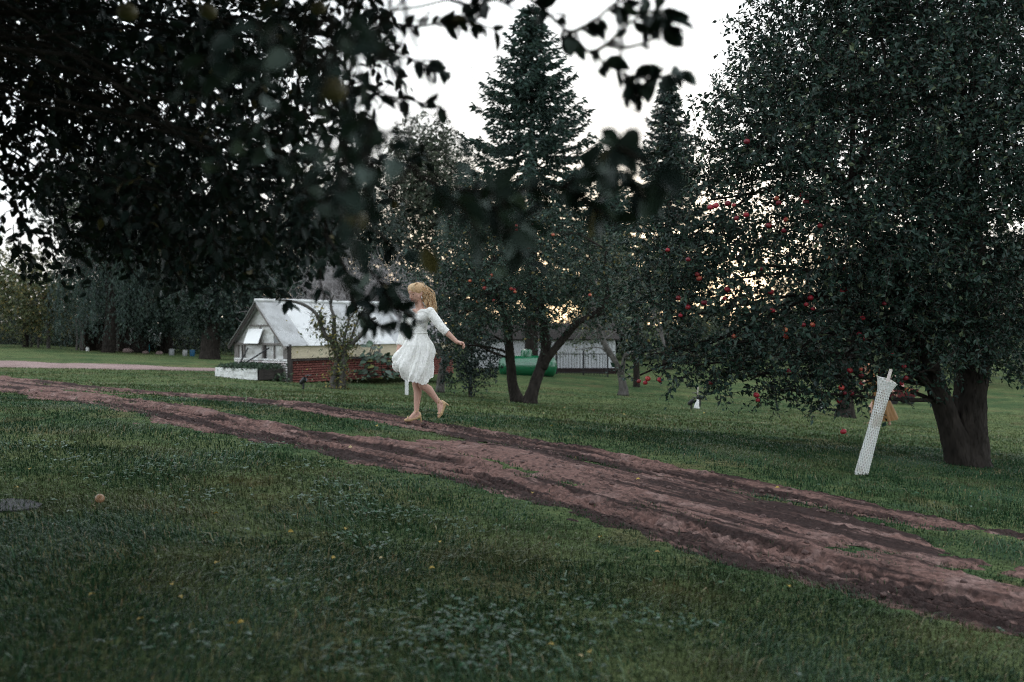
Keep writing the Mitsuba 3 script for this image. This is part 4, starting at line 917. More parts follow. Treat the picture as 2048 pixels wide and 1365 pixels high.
plain('pane_sky_white', (.88, .88, .88), .25, .5)  # white painted in for the sky reflected by the gable pane
W, L, BH, EH, RH = 2.34, 7.2, .62, 1.06, 2.30
gh = thing('greenhouse', 'low greenhouse with corrugated pale roof and red brick base wall', 'greenhouse')


def brickwork(name, x0, x1, face, mat, parent):
    """Bricks in running bond with open joints; face 'side' (y=0 plane) or 'gable' (x=0 plane)."""
    ms, ch = [], .069
    for r in range(9):
        u = x0 + (0 if r % 2 else -.1)
        while u < x1:
            a, b = max(u, x0), min(u + .2, x1)
            if b - a > .03:
                w = b - a - .009
                d = rh.uniform(-.004, .004)
                c = ((a + b) / 2, .05 + d, r * ch + .034) if face == 'side' else (.05 + d, (a + b) / 2, r * ch + .034)
                ms.append(box(*((w, .1, .044) if face == 'side' else (.1, w, .044)), c))
            u += .208
    return gput(name, join(ms), mat, parent, kind='stuff')


base = gput('base_wall', join([box(L - .02, .08, BH - .01, (L / 2, .082, BH / 2)), box(.08, W - .3, BH - .01, (.082, W / 2, BH / 2)), box(L - .02, .1, BH, (L / 2, W - .05, BH / 2)), box(.1, W - .24, BH, (L - .06, W / 2, BH / 2))]), 'mortar', gh)
brickwork('red_bricks', .104, L, 'side', 'brick_red', base)
brickwork('white_bricks', .002, W, 'gable', 'brick_white', base)
gput('corner_post', box(.10, .10, BH + .02, (.05, -.055, BH / 2)), 'wood_dark', gh)
# sill, cream panels, posts on the side
gput('sill', box(L + .04, .06, .045, (L / 2, -.035, BH + .024)), 'wood_dark', gh)
for k in range(4):
    x0 = .10 + k * 1.78
    gput('side_panel', box(1.74, .02, EH - BH - .07, (x0 + .87, .02, (EH + BH) / 2 + .03), .004), 'panel_cream', gh)
    if k:
        gput('side_post', box(.05, .05, EH - BH - .05, (x0 - .02, -.012, (EH + BH) / 2 + .03)), 'wood_grey', gh)
gput('corner_post', box(.09, .09, EH - BH + .02, (.045, -.02, (EH + BH) / 2 + .02)), 'wood_dark', gh)
gput('rear_wall', box(L, .03, EH - BH, (L / 2, W - .03, (EH + BH) / 2)), 'panel_cream', gh)
# gable wall: sheets, posts, rails
gs = gput('gable_sheet', join([box(.012, W - .1, EH - BH, (.06, W / 2, (EH + BH) / 2 + .01)),
                               trimesh.Trimesh(np.array([[.055, .04, EH + .02], [.055, W - .04, EH + .02], [.055, W / 2, RH - .06], [.067, .04, EH + .02], [.067, W - .04, EH + .02], [.067, W / 2, RH - .06]]),
                                               np.array([[0, 2, 1], [3, 4, 5], [0, 1, 4], [0, 4, 3], [1, 2, 5], [1, 5, 4], [2, 0, 3], [2, 3, 5]]), process=False)]), 'plastic_sheet', gh)
for y, w, m in [(.09, .17, 'wood_grey'), (.98, .05, 'wood_dark'), (1.06, .06, 'wood_grey'), (1.90, .04, 'wood_grey'), (1.97, .06, 'wood_dark'), (2.24, .16, 'wood_grey'), (.58, .03, 'wood_grey')]:
    gput('gable_post', box(.05, w, EH - BH - .02, (.02, y, (EH + BH) / 2 + .01)), m, gh)
gput('gable_rail', box(.06, W, .06, (.012, W / 2, EH + .03)), 'wood_grey', gh)
gput('gable_rail', box(.05, W, .05, (.015, W / 2, BH + .03)), 'wood_white', gh)
gput('gable_rail', box(.04, 1.0, .04, (.03, W / 2, 1.62)), 'wood_grey', gh)
gput('gable_post', box(.04, .05, .50, (.03, 1.2, 1.35)), 'wood_grey', gh)
gput('gable_post', box(.035, .05, .42, (.03, .62, 1.28), 0), 'wood_white', gh)
pn = box(.02, .64, .46, (0, 0, 0), .006)
pn.apply_transform(trimesh.transformations.rotation_matrix(math.radians(24), [0, 1, 0]))
pn.apply_translation([-.09, 1.36, 1.31])
gput('vent_panel', pn, 'pane_sky_white', gh, label='square pane tilted open in the gable, its sky reflection painted white')
tr = trimesh.creation.extrude_polygon(__import__('shapely').Polygon([(0, 0), (.44, 0), (.20, .30)]), .02)
tr.apply_transform(np.array([[0, 0, 1, .03], [1, 0, 0, .26], [0, 1, 0, 1.14], [0, 0, 0, 1.0]]))
gput('vent_pane', tr, 'roof_grey', gh)


def corrugated(x0, x1, side, mat, parent, ext=.0):
    """A corrugated sheet from ridge to eave; side +1 falls to y<0."""
    n = int((x1 - x0) / .0127)
    xs = np.linspace(x0, x1, n)
    ym = W / 2
    ov = .07 + ext
    run, rise = ym + ov, (RH - EH - .04) * (ym + ov) / ym
    nrm = np.array([rise, run]) / math.hypot(run, rise)
    t = np.linspace(0, 1, 7)
    w = .011 * np.sin(xs * 2 * np.pi / .076)
    sag = .012 * np.sin(np.pi * t)
    y = (ym - side * run * t)[:, None] - side * nrm[0] * (w[None] - sag[:, None])
    z = (RH - rise * t)[:, None] + nrm[1] * (w[None] - sag[:, None]) + .02
    v = np.stack([np.broadcast_to(xs, y.shape), y, z], -1).reshape(-1, 3)
    i, j = np.meshgrid(np.arange(6), np.arange(n - 1), indexing='ij')
    f = np.stack([i * n + j, i * n + j + 1, (i + 1) * n + j + 1, (i + 1) * n + j], -1).reshape(-1, 4)
    return gput('panel', trimesh.Trimesh(v, np.vstack([f[:, [0, 1, 2]], f[:, [0, 2, 3]]]), process=False), mat, parent, smooth=True)


rf = gput('roof', join([box(L + .2, .05, .06, (L / 2, W / 2, RH - .05))] + [box(L + .1, .04, .05, (L / 2, y, EH + .02)) for y in (.02, W - .02)]), 'wood_grey', gh)
xs = [-.16, .72, 1.62, 2.50, 3.40, 4.30, 5.20, 6.30, 7.4]
for k, m in enumerate(['roof_clear', 'roof_milky', 'roof_milky', 'roof_clear', 'roof_milky', 'roof_clear', 'roof_brown', 'roof_brown']):
    corrugated(xs[k] - .03 + .004 * (k % 2), xs[k + 1], 1, m, rf, .004 * (k % 2))
    corrugated(xs[k] - .03 + .004 * (k % 2), xs[k + 1], -1, m, rf, .004 * (k % 2))
cap = tube(spline([[-.18, W / 2, RH + .035], [1.5, W / 2, RH + .045], [3.5, W / 2, RH + .03], [5, W / 2, RH + .045], [7.4, W / 2, RH + .035]], 60), [.055], 10, wob=.35, seed=4)
gput('ridge_cap', cap, 'roof_milky', rf, smooth=True)
for side in (1, -1):
    ym, ov = W / 2, .08
    sl = (RH - EH - .04) / ym
    a, b = np.array([-.14, ym, RH - .06]), np.array([-.14, ym - side * (ym + ov), RH - .06 - sl * (ym + ov)])
    m = box(.03, np.linalg.norm(b - a), .10)
    ang = math.atan2(b[2] - a[2], b[1] - a[1])
    m.apply_transform(trimesh.transformations.rotation_matrix(ang, [1, 0, 0]))
    m.apply_translation((a + b) / 2)
    gput('bargeboard', m, 'wood_dark' if side < 0 else 'wood_grey', rf)
# two black pipes leaning on the gable
pl = [[(-.30, 1.80, .42), (-.06, 1.62, .98)], [(-.34, 1.72, .42), (-.05, .72, .98)]]
plain('black_metal', (.018, .018, .02), .5, .4)
for k, s in enumerate(pl):
    m = tube(np.array(s), [.022], 8)
    m.apply_transform(GM)
    single('leaning_pole', m, 'black_metal', ['steep black pole leaning on the greenhouse gable', 'slanting black pole leaning on the greenhouse gable, right of the steep one'][k], 'pole')
# raised bed in front of the gable
rbk = thing('raised_bed', 'raised planting bed with a white plank front before the greenhouse gable', 'planter')
bx0, bx1, by0, by1, bz = -.95, -.04, .12, 1.95, .13
for k in range(3):
    gput('plank', box(.035, by1 - by0 + rh.uniform(-.03, .03), .098, (bx0 + rh.uniform(-.006, .006), (by0 + by1) / 2, bz + .052 + k * .101), .005), 'wood_white', rbk)
    gput('plank', box(bx1 - bx0 - .06, .035, .098, ((bx0 + bx1) / 2 + .02, by0, bz + .05 + k * .101), .005), 'wood_dark', rbk, label='dark weathered plank' if k == 0 else None)
    gput('plank', box(bx1 - bx0 - .06, .035, .098, ((bx0 + bx1) / 2 + .02, by1, bz + .05 + k * .101), .005), 'wood_dark', rbk)
gput('earth', box(bx1 - bx0 - .08, by1 - by0 - .06, .26, ((bx0 + bx1) / 2 + .02, (by0 + by1) / 2, bz + .13)), 'mortar', rbk)


def herb(key, spots, rng, h, size, colour, n=40, name='foliage', odd=None, odd_p=0, tmpl=LEAF_SMALL, asp=.5):
    P_, D_ = [], []
    for s in spots:
        p = np.asarray(s) + rng.normal(size=(n, 3)) * [.10, .10, 0] + np.c_[np.zeros((n, 2)), rng.uniform(0, h, n)]
        P_.append(p); D_.append(rng.normal(size=(n, 3)) * .7 + [0, 0, .6])
    P_, D_ = np.concatenate(P_), np.concatenate(D_)
    L = size * rng.uniform(.5, 1.3, len(P_))
    v, f, k = leaves(P_, D_, rng.normal(size=P_.shape) * .7 + [0, 0, .8], L, L * asp, tmpl)
    return put(name, (v, f), 'leaf', key, color=tint(colour, len(P_), k, rng, .35, .12, odd, odd_p), kind='stuff')


def gw(x, y, z):
    return (GM @ np.array([x, y, z, 1.0]))[:3]


bed = thing('bed_plant', 'low dark green plants growing in the raised bed', 'plant')
herb(bed, [gw(x, y, bz + .25) for x in np.arange(bx0 + .1, bx1, .13) for y in np.arange(by0 + .1, by1 - .05, .14)], rh, .13, .10, (.045, .072, .045), 30)
tuft = thing('weed_tuft', 'weedy tuft at the foot of the greenhouse corner beside the raised bed', 'plant')
herb(tuft, [gw(-.25 + rh.normal() * .12, .22 + rh.normal() * .12, .0) for _ in range(14)], rh, .26, .10, (.055, .085, .05), 26)
# large-leaved plants along the red wall
big_leaf = [('broad leaved burdock standing tall against the cream wall panel', 2.75, -.45, 1.15), ('dark burdock mass at the foot of the red wall', 3.45, -.42, .75), ('low dark burdock leaves behind the running woman', 4.2, -.4, .6)]
for t, x, y, h in big_leaf:
    k = thing('burdock_plant', t, 'plant')
    c = gw(x, y, 0)
    stems = [tube(spline([c + [rh.normal() * .05, 0, 0], c + [rh.normal() * .15, rh.normal() * .1, h * .5], c + [rh.normal() * .3, rh.normal() * .12, h]], 8), [.016, .007], 5) for _ in range(5)]
    put('stem', join(stems), 'twig_dark', k, smooth=True)
    nn = 46
    p = c + np.c_[rh.normal(size=nn) * .26, rh.normal(size=nn) * .12, rh.uniform(.05, h, nn)]
    d = np.c_[rh.normal(size=nn), rh.normal(size=nn) * .6 - .5, rh.uniform(-.5, .3, nn)]
    LL = rh.uniform(.12, .26, nn)
    v, f, kk = leaves(p, d, rh.normal(size=p.shape) * .4 + [0, -.5, .9], LL, LL * .85, LEAF_MID)
    put('leaf', (v, f), 'leaf', k, color=tint((.046, .078, .052), nn, kk, rh, .3, .1, (.16, .17, .05), .08), smooth=True, kind='stuff')
# ------------------------------------------------------------------ vine-grown old tree before the greenhouse
ro = np.random.default_rng(51)
vt = thing('vine_tree', 'old half bare tree wrapped in yellowing vine before the greenhouse', 'tree')
vr = [[.20, .17, .15, .12, .10, .085, .075, .065, .055, .035], [.12, .10, .085, .06, .03], [.16, .13, .11, .10, .085, .07, .055], [.08, .06, .05, .02], [.05, .035, .012], [.06, .04, .03, .012], [.04, .025, .012]]
vp = []
for k, (q, r) in enumerate(zip(VINE, vr)):
    s = spline(q, 22)
    vp.append(s)
    put('trunk' if k in (0, 2) else 'branch', tube(s, np.array(r) * .62, 14, wob=.35, seed=k), 'bark_grey', vt, smooth=True)
P_, D_ = [], []
for s, n in zip(vp, (600, 300, 430, 220, 90, 110, 60)):
    t = ro.random(n) ** 1.2 * 14
    i = t.astype(int)
    p = s[i] + ro.normal(size=(n, 3)) * [.10, .08, .08]
    P_.append(p); D_.append(ro.normal(size=(n, 3)) * .6 + [0, -.3, -.5])
P_, D_ = np.concatenate(P_), np.concatenate(D_)
st = np.concatenate([P_, P_[:220] + ro.normal(size=(220, 3)) * [.35, .15, .2]])
dd = np.concatenate([D_, D_[:220]])
L = .085 * ro.uniform(.6, 1.4, len(st))
v, f, k = leaves(st, dd, ro.normal(size=st.shape) * .7 + [0, -.4, .5], L, L * .5)
vk = put('vine', (v, f), 'leaf', vt, color=tint((.075, .088, .042), len(st), k, ro, .4, .15, (.22, .18, .05), .22), kind='stuff')
seg = (P_[::14], P_[::14] + ro.normal(size=P_[::14].shape) * .12, P_[::14] + ro.normal(size=P_[::14].shape) * .3 + [0, 0, .1])
put('twigs', twig_mesh(seg, .005, .002), 'twig_dark', vt, kind='stuff')

# bent pruned trunk
bt = thing('pruned_trunk', 'grey pruned trunk bent over at its top, right of the running woman', 'tree')
put('trunk', tube(spline(BENT, 26), [.13, .11, .10, .105, .12, .075, .05], 12, wob=.25, seed=9), 'bark_grey', bt, smooth=True)
kn = trimesh.creation.icosphere(2, .13)
kn.vertices *= 1 + .3 * (meshkit.fbm(kn.vertices * 9, 3, 2)[:, None] - .5)
kn.apply_translation(BENT[3])
put('knot', kn, 'bark_grey', bt, smooth=True)

# ------------------------------------------------------------------ tree guard leaning in the grass
GA, GB, GC = np.array([3.82, 10.9, -.28]), np.array([4.095, 10.86, .80]), np.array([4.135, 10.855, .915])
tg = thing('tree_guard', 'white mesh tree guard on a stake leaning by the track', 'tree guard')
textured('mesh_plastic', lambda p, n, uv: mix((.74, .75, .73), (.40, .36, .28), smoothstep(.55, .75, fbm(p.x * 9, p.y * 9, p.z * 6, 4)) * .6), .45, .45)
plain('stake_wood', (.62, .55, .52), .7, .2)
nu, nv = 15, 40
ax = GB - GA
ga = unit(np.cross(ax, [0, 1, 0]))
gb = unit(np.cross(ax, ga))


def sleeve(r_off):
    def at(u, w):
        a = 2 * np.pi * u
        r = .074 - .010 * np.exp(-((w - .55) / .3) ** 2) + .042 * np.clip((w - .86) / .14, 0, 1) ** 1.5 + r_off
        q = GA + ax * w[..., None] + ga * (np.cos(a) * r)[..., None] + gb * (np.sin(a) * r * .8)[..., None]
        q[..., 2] += .022 * np.clip((w - .88) / .12, 0, 1) * np.cos(a + .9) + .008 * np.clip((w - .9) / .1, 0, 1) * np.cos(3 * a)
        return q
    vs, fs = [], []
    i, j = np.meshgrid(np.arange(nu), np.arange(nv), indexing='ij')
    sh = (j % 2) * .5
    c = [(0, 0), (1, 0), (1, 1), (0, 1)]
    out = [at((i + sh + a - .0) / nu, (j + b) / nv) for a, b in c]
    hole = .41 * (1 - .55 * np.clip((j / nv - .86) / .14, 0, 1))
    mid = [((.5 - hole), .5 + 0 * hole), (.5 + 0 * hole, .5 - hole * 1.1), (.5 + hole, .5 + 0 * hole), (.5 + 0 * hole, .5 + hole * 1.1)]
    inn = [at((i + sh + a) / nu, (j + b) / nv) for a, b in mid]
    v = np.stack(out + inn, 2).reshape(-1, 3)
    f = np.array([[0, 1, 5], [1, 6, 5], [1, 2, 6], [2, 7, 6], [2, 3, 7], [3, 4, 7], [3, 0, 4], [0, 5, 4]])
    f = (f[None] + (np.arange(nu * nv) * 8)[:, None, None]).reshape(-1, 3)
    return trimesh.Trimesh(v, f, process=False)


put('sleeve', join([sleeve(0), sleeve(-.003)]), 'mesh_plastic', tg)
put('stake', tube(np.array([GA - ax * .05, GC]), [.019], 4), 'stake_wood', tg)

# smaller stakes and guards further off
plain('white_paint', (.75, .75, .74), .5, .4)
k = thing('white_post', 'white wooden post standing behind the running woman', 'post')
x, y, z = POST_AT
put('post', box(.085, .05, .62, (x + .02, y, z + .25), .006), 'white_paint', k)
for (x, y, z), h, lb in ((STAKE_A, .62, 'small white guard with a thin stake beside the black garden spotlights'), (STAKE_B, .8, 'thin white stake with a white foot under the large apple tree')):
    k = thing('sapling_guard', lb, 'tree guard')
    put('stake', tube(np.array([[x, y, z - .05], [x + .04, y, z + h]]), [.013], 5), 'stake_wood', k)
    put('sleeve', tube(np.array([[x, y, z - .02], [x + .02, y, z + .14], [x + .03, y, z + .26]]), [.085, .06, .03], 9), 'white_paint', k)


def spotlight(at, lb, tilt=40, mirror=1):
    k = thing('garden_spotlight', lb, 'garden light')
    x, y, z = at
    put('spike', tube(np.array([[x, y, z - .05], [x, y, z + .16]]), [.022, .028], 7), 'black_metal', k)
    d = unit(np.array([mirror * math.cos(math.radians(tilt)), -.35, math.sin(math.radians(tilt))]))
    c = np.array([x, y, z + .20])
    put('lamp_head', tube(np.array([c - d * .11, c - d * .10, c - d * .01, c + d * .07]), [.02, .045, .06, .065], 12), 'black_metal', k, smooth=35)
    put('lens', tube(np.array([c + d * .071, c + d * .075]), [.06], 12), 'window_dark', k)
    p = c + d * .02 + np.array([mirror * .10, .03, .11])
    put('solar_panel', box(.16, .12, .015, p, .003), 'black_metal', k)
    put('bracket', tube(np.array([c, p]), [.012], 6), 'black_metal', k)


spotlight(SPOT_A, 'small black garden spotlight on the lawn before the red wall')
spotlight(SPOT_B, 'black garden spotlight beside a small white guard under the apple tree')
x, y, z = SPOT_B
spotlight((x + .29, y + .35, z + .10), 'second black garden spotlight, raised behind the first under the apple tree', 10, -1)

# ------------------------------------------------------------------ gas tank, white shed, fence
textured('tank_green', lambda p, n, uv: mix((.005, .10, .042), (.008, .13, .056), fbm(p.x * 2, p.y * 2, p.z * 4, 3)), .08, .8, clearcoat=1.0, clearcoat_gloss=.95)
tk = thing('gas_tank', 'shiny green horizontal gas tank behind the twin trunked apple tree', 'tank')
tx, ty, tz = TANK_AT[0] - .1, TANK_AT[1], TANK_AT[2] - .22
tr_, tl2 = .46, 2.5
n = 26
t = np.linspace(-1, 1, 41)
xs = t * tl2 / 2
endr = np.where(np.abs(xs) < tl2 / 2 - tr_ * .6, tr_, tr_ * np.sqrt(np.clip(1 - ((np.abs(xs) - (tl2 / 2 - tr_ * .6)) / (tr_ * .6)) ** 2, 1e-4, 1)))
put('body', tube(np.c_[tx + xs, np.full(41, ty), np.full(41, tz + .62)], endr, n), 'tank_green', tk, smooth=45)
put('dome', join([tube(np.array([[tx - .05, ty, tz + 1.03], [tx - .05, ty, tz + 1.26], [tx - .05, ty, tz + 1.33], [tx - .05, ty, tz + 1.35]]), [.24, .24, .19, .01], 18)]), 'tank_green', tk, smooth=40)
for s in (-.75, .75):
    put('saddle', box(.14, .6, .22, (tx + s, ty, tz + .10), .01), 'mortar', tk)
    put('lifting_lug', box(.10, .03, .09, (tx + s, ty, tz + 1.10), .005), 'tank_green', tk)

textured('white_metal', lambda p, n, uv: mix((.48, .49, .52), (.60, .61, .63), fbm(p.x * 1.5, p.y, p.z * 2, 3)), .5, .4)
sd = thing('white_shed', 'long white ribbed metal shed far behind the gas tank', 'shed')
sx0, sx1, sy = -2.2, 5.2, 50.0
sz = H(1.5, sy) - .1
n = int((sx1 - sx0) / .05)
xx = np.linspace(sx0, sx1, n)
yy = sy - .03 * ((np.arange(n) % 4) < 2)
for nm, zz0, zz1 in (('wall', 0.0, 1.75),):
    v = np.concatenate([np.c_[xx, yy, np.full(n, sz + zz0)], np.c_[xx, yy, np.full(n, sz + zz1)]])
    j = np.arange(n - 1)
    f = np.vstack([np.c_[j, j + 1, j + n + 1], np.c_[j, j + n + 1, j + n]])
    fw = trimesh.Trimesh(v, f, process=False)
    put(nm, join([fw, box(.05, 5, 1.75, (sx0 + .026, sy + 2.5, sz + .875)), box(.05, 5, 1.75, (sx1 - .026, sy + 2.5, sz + .875)), box(sx1 - sx0, .05, 1.75, ((sx0 + sx1) / 2, sy + 5, sz + .875))]), 'white_metal', sd)
rfm = trimesh.Trimesh(np.array([[sx0 - .2, sy - .3, sz + 1.7], [sx1 + .2, sy - .3, sz + 1.7], [sx1 + .2, sy + 2.5, sz + 2.5], [sx0 - .2, sy + 2.5, sz + 2.5], [sx1 + .2, sy + 5.3, sz + 1.7], [sx0 - .2, sy + 5.3, sz + 1.7]]), np.array([[0, 1, 2], [0, 2, 3], [3, 2, 4], [3, 4, 5]]), process=False)
lo = rfm.copy(); lo.apply_translation([0, 0, -.05]); lo.invert()
put('roof', join([rfm, lo]), 'wood_dark', sd)
put('plinth', box(sx1 - sx0 + .04, .1, .3, ((sx0 + sx1) / 2, sy - .09, sz + .1)), 'mortar', sd)
fn = thing('picket_fence', 'dark thin barred fence before the white shed', 'fence')
fx0, fx1, fy = 2.1, 4.4, 46.0
for x in np.arange(fx0, fx1, .13):
    put('bar', box(.022, .022, 1.05, (x, fy, H(x, fy) + .5)), 'black_metal', fn)
for h in (.12, .98):
    put('rail', box(fx1 - fx0 + .1, .035, .04, ((fx0 + fx1) / 2, fy - .03, H(3.2, fy) + h)), 'black_metal', fn)
for x in (fx0 - .05, (fx0 + fx1) / 2 + .06, fx1 + .02):
    put('post', box(.07, .07, 1.2, (x, fy + .05, H(x, fy) + .55)), 'black_metal', fn)

# ------------------------------------------------------------------ odds and ends along the far left lawn edge
plain('wood_brown', (.075, .062, .052), .9, .1)  # dark brown wood of the bird box and the open shed
plain('bird_red', (.30, .07, .05), .6, .3)
plain('blue_plastic', (.02, .10, .20), .4, .4)
plain('teal_plastic', (.03, .22, .24), .4, .4)
plain('pink_stone', (.26, .19, .18), .8, .2)
plain('car_white', (.70, .70, .70), .25, .5)
plain('tyre_black', (.02, .02, .02), .8, .2)
plain('window_dark', (.02, .025, .03), .08, .6)
px_, py_, pz_ = POLE_AT
pole = thing('pole', 'pale weathered wooden pole with a dark red topped bird box', 'pole')
put('shaft', tube(np.array([[px_, py_, pz_ - .2], [px_, py_, pz_ + 2.0], [px_ + .02, py_, pz_ + 3.6]]), [.11, .10, .085], 9, wob=.1), 'bark_grey', pole, smooth=True)
put('bird_box', box(.34, .3, .36, (px_ - .05, py_ - .1, pz_ + 2.72), .01), 'wood_brown', pole)
put('box_roof', join([box(.5, .22, .05, (px_ - .05, py_ - .19, pz_ + 2.95)), box(.5, .22, .05, (px_ - .05, py_ + .03, pz_ + 2.955))]), 'bird_red', pole)
put('cross_arm', box(1.7, .07, .07, (px_ + .05, py_ - .12, pz_ + 1.9)), 'wood_dark', pole)
# shed with open dark front
sx, sy, = -23.6, 57.2
sz = H(sx, sy)
os_ = thing('open_shed', 'small dark open shed with a pale sheet on its roof', 'shed')
put('wall', join([box(.06, 1.6, 1.6, (sx - 1.0, sy + .8, sz + .8)), box(.06, 1.6, 1.6, (sx + 1.0, sy + .8, sz + .8)), box(2.0, .06, 1.6, (sx, sy + 1.6, sz + .8))]), 'wood_brown', os_)
put('roof', box(2.4, 2.1, .06, (sx, sy + .75, sz + 1.66)), 'wood_dark', os_)
sheet = box(.9, .8, .03, (0, 0, 0), .004)
sheet.apply_transform(trimesh.transformations.rotation_matrix(math.radians(-14), [0, 1, .2]))
sheet.apply_translation([sx + .1, sy - .1, sz + 1.86])
put('roof_sheet', sheet, 'roof_milky', os_)
for s in (-1.0, 1.0):
    put('post', box(.08, .08, 1.6, (sx + s, sy - .2, sz + .8)), 'bark_grey', os_)
# parked pale car seen small between the trees
cx, cy = -22.9 + 1.0, 62.0
cx = -23.0 * 62 / 57 + 1.6
cz = H(cx, cy)
car = thing('parked_car', 'small pale car parked among the trees right of the open shed', 'car')
prof = np.array([(-2.0, .3), (-2.02, .75), (-1.6, .85), (-1.1, .92), (-.6, 1.38), (.7, 1.42), (1.4, .98), (1.95, .9), (2.02, .35)])
sp = __import__('shapely').Polygon(prof).buffer(.04)
b = trimesh.creation.extrude_polygon(sp, 1.6)
b.apply_transform(np.array([[1, 0, 0, cx], [0, 0, -1, cy + .8], [0, 1, 0, cz], [0, 0, 0, 1.0]]))
put('body', b, 'car_white', car)
for s in (-1.25, 1.25):
    for q in (-.83, .83):
        put('wheel', tube(np.array([[cx + s, cy + q - .08, cz + .31], [cx + s, cy + q + .08, cz + .31]]), [.31], 16), 'tyre_black', car)
for x0, x1 in ((-.72, -.02), (.06, .9)):
    put('window', box(x1 - x0, .02, .34, (cx + (x0 + x1) / 2, cy - .85, cz + 1.14), .005), 'window_dark', car)
for k, (x, y, m, s, lb) in enumerate([(-22.0, 57.0, 'pink_stone', .24, 'pinkish stone lying on the far lawn before the pale car'), (-21.0, 57.0, 'pink_stone', .15, 'small pale stone on the far lawn, middle of three'), (-20.2, 57.0, 'pink_stone', .17, 'reddish stone on the far lawn, nearest the broad black tree')]):
    st_ = trimesh.creation.icosphere(2, s)
    st_.vertices *= np.array([1.2, 1, .7]) * (1 + .35 * (meshkit.fbm(st_.vertices * 5, 3, k)[:, None] - .5))
    st_.apply_translation([x, y, H(x, y) + s * .35])
    single('stone', st_, m, lb, 'stone', smooth=40)
for x, y, m, lb, h in [(-24.05, 56.4, 'white_paint', 'pale bucket standing at the open shed', .34), (-19.6 + .45, 56.0, 'roof_grey', 'grey tub left of the pale tub at the dark wood edge', .55), (-18.6 + .2, 56.0, 'roof_clear', 'pale tub beside the blue barrel at the dark wood edge', .5), (-18.05, 56.2, 'blue_plastic', 'blue barrel at the dark wood edge left of the greenhouse', .55), (-21.6, 58.8, 'teal_plastic', 'teal barrel at the foot of the undergrowth right of the car', .75)]:
    zb = H(x, y)
    o = thing('barrel', lb, 'barrel' if 'barrel' in lb else 'bucket')
    h *= .62
    r = h * .42
    put('body', tube(np.array([[x, y, zb - .02], [x, y, zb + h * .3], [x, y, zb + h * .7], [x, y, zb + h]]), [r * .86, r, r, r * .92], 16), m, o, smooth=40)
    put('rim', tube(np.array([[x, y, zb + h], [x, y, zb + h * 1.06]]), [r * 1.0], 16), m, o, smooth=40)

# red garden cart behind the mesh guard
x, y = 14.2, 36.5
z = H(x, y)
gc = thing('garden_cart', 'dark red garden cart with a pink bundle under the far apple boughs', 'cart')
plain('cart_red', (.10, .018, .022), .5, .4)
plain('pink_cloth', (.55, .30, .28), .8, .2)
tub = trimesh.Trimesh(np.array([[-.45, -.28, .22], [.45, -.28, .22], [.45, .28, .22], [-.45, .28, .22], [-.6, -.36, .55], [.6, -.36, .55], [.6, .36, .55], [-.6, .36, .55]]), np.array([[0, 2, 1], [0, 3, 2], [0, 1, 5], [0, 5, 4], [1, 2, 6], [1, 6, 5], [2, 3, 7], [2, 7, 6], [3, 0, 4], [3, 4, 7]]), process=False)
tub.apply_translation([x, y, z])
put('tub', tub, 'cart_red', gc)
for s in (-.3, .3):
    for q in (-.3, .3):
        put('wheel', tube(np.array([[x + s, y + q - .04, z + .16], [x + s, y + q + .04, z + .16]]), [.16], 14), 'tyre_black', gc)
put('handle', tube(np.array([[x + .55, y, z + .4], [x + 1.0, y, z + .85]]), [.018], 6), 'black_metal', gc)
bd = trimesh.creation.icosphere(2, .28)
bd.vertices *= np.array([1, .8, 1.2]) * (1 + .4 * (meshkit.fbm(bd.vertices * 6, 3, 3)[:, None] - .5))
bd.apply_translation([x - .1, y, z + .72])
single('bundle', bd, 'pink_cloth', 'pink cloth bundle lying in the dark red garden cart', 'bundle', smooth=True)

# ------------------------------------------------------------------ near lawn: clover, fallen leaves, fallen apple, stone slab
rc = np.random.default_rng(61)
P_, A_, N_, L_ = [], [], [], []
for (x, y, z) in CLOVER_AT:
    n = int(rc.integers(16, 48))
    p2 = np.array([x, y]) + rc.normal(size=(n, 2)) * [.13, .14]
    zz = height(p2[:, 0], p2[:, 1]) + rc.uniform(.028, .07, n)
    for a0 in (0, 2.1, 4.2):
        a = rc.uniform(0, 6.28, n) * .15 + a0 + np.arange(n)
        A_.append(np.c_[np.cos(a), np.sin(a), rc.normal(size=n) * .25]); P_.append(np.c_[p2, zz])
        N_.append(rc.normal(size=(n, 3)) * .35 + [0, -.15, 1]); L_.append(rc.uniform(.012, .026, n))
cp = scatter(3.2, 10, lambda d: 9, rc)
cp = cp[soil(cp[:, 0], cp[:, 1]) < .2]
cl = meshkit.fbm(np.c_[cp * 1.1, 0 * cp[:, 0]], 3, 71)
cp = cp[rc.random(len(cp)) < np.clip((cl - .42) * 5, 0, 1)]
n = len(cp)
zz = height(cp[:, 0], cp[:, 1]) + rc.uniform(.02, .06, n)
for a0 in (0, 2.1, 4.2):
    a = a0 + np.arange(n)
    A_.append(np.c_[np.cos(a), np.sin(a), rc.normal(size=n) * .25]); P_.append(np.c_[cp, zz])
    N_.append(rc.normal(size=(n, 3)) * .4 + [0, -.15, 1]); L_.append(rc.uniform(.012, .030, n))
P_, A_, N_, L_ = map(np.concatenate, (P_, A_, N_, L_))
v, f, k = leaves(P_, A_, N_, L_, L_ * .85, LEAF_MID)
put('clover', (v, f), 'leaf', color=tint((.034, .080, .042), len(P_), k, rc, .4, .1, (.10, .14, .11), .12), smooth=True, label='clover and small broad leaved weeds in the near lawn', kind='stuff')
FLN = ['yellow', 'ochre', 'cream', 'brown']
fl = [plain(f'fallen_{i}', c, .6, .3) for i, c in enumerate([(.34, .24, .045), (.30, .17, .05), (.42, .33, .17), (.20, .085, .04)])]
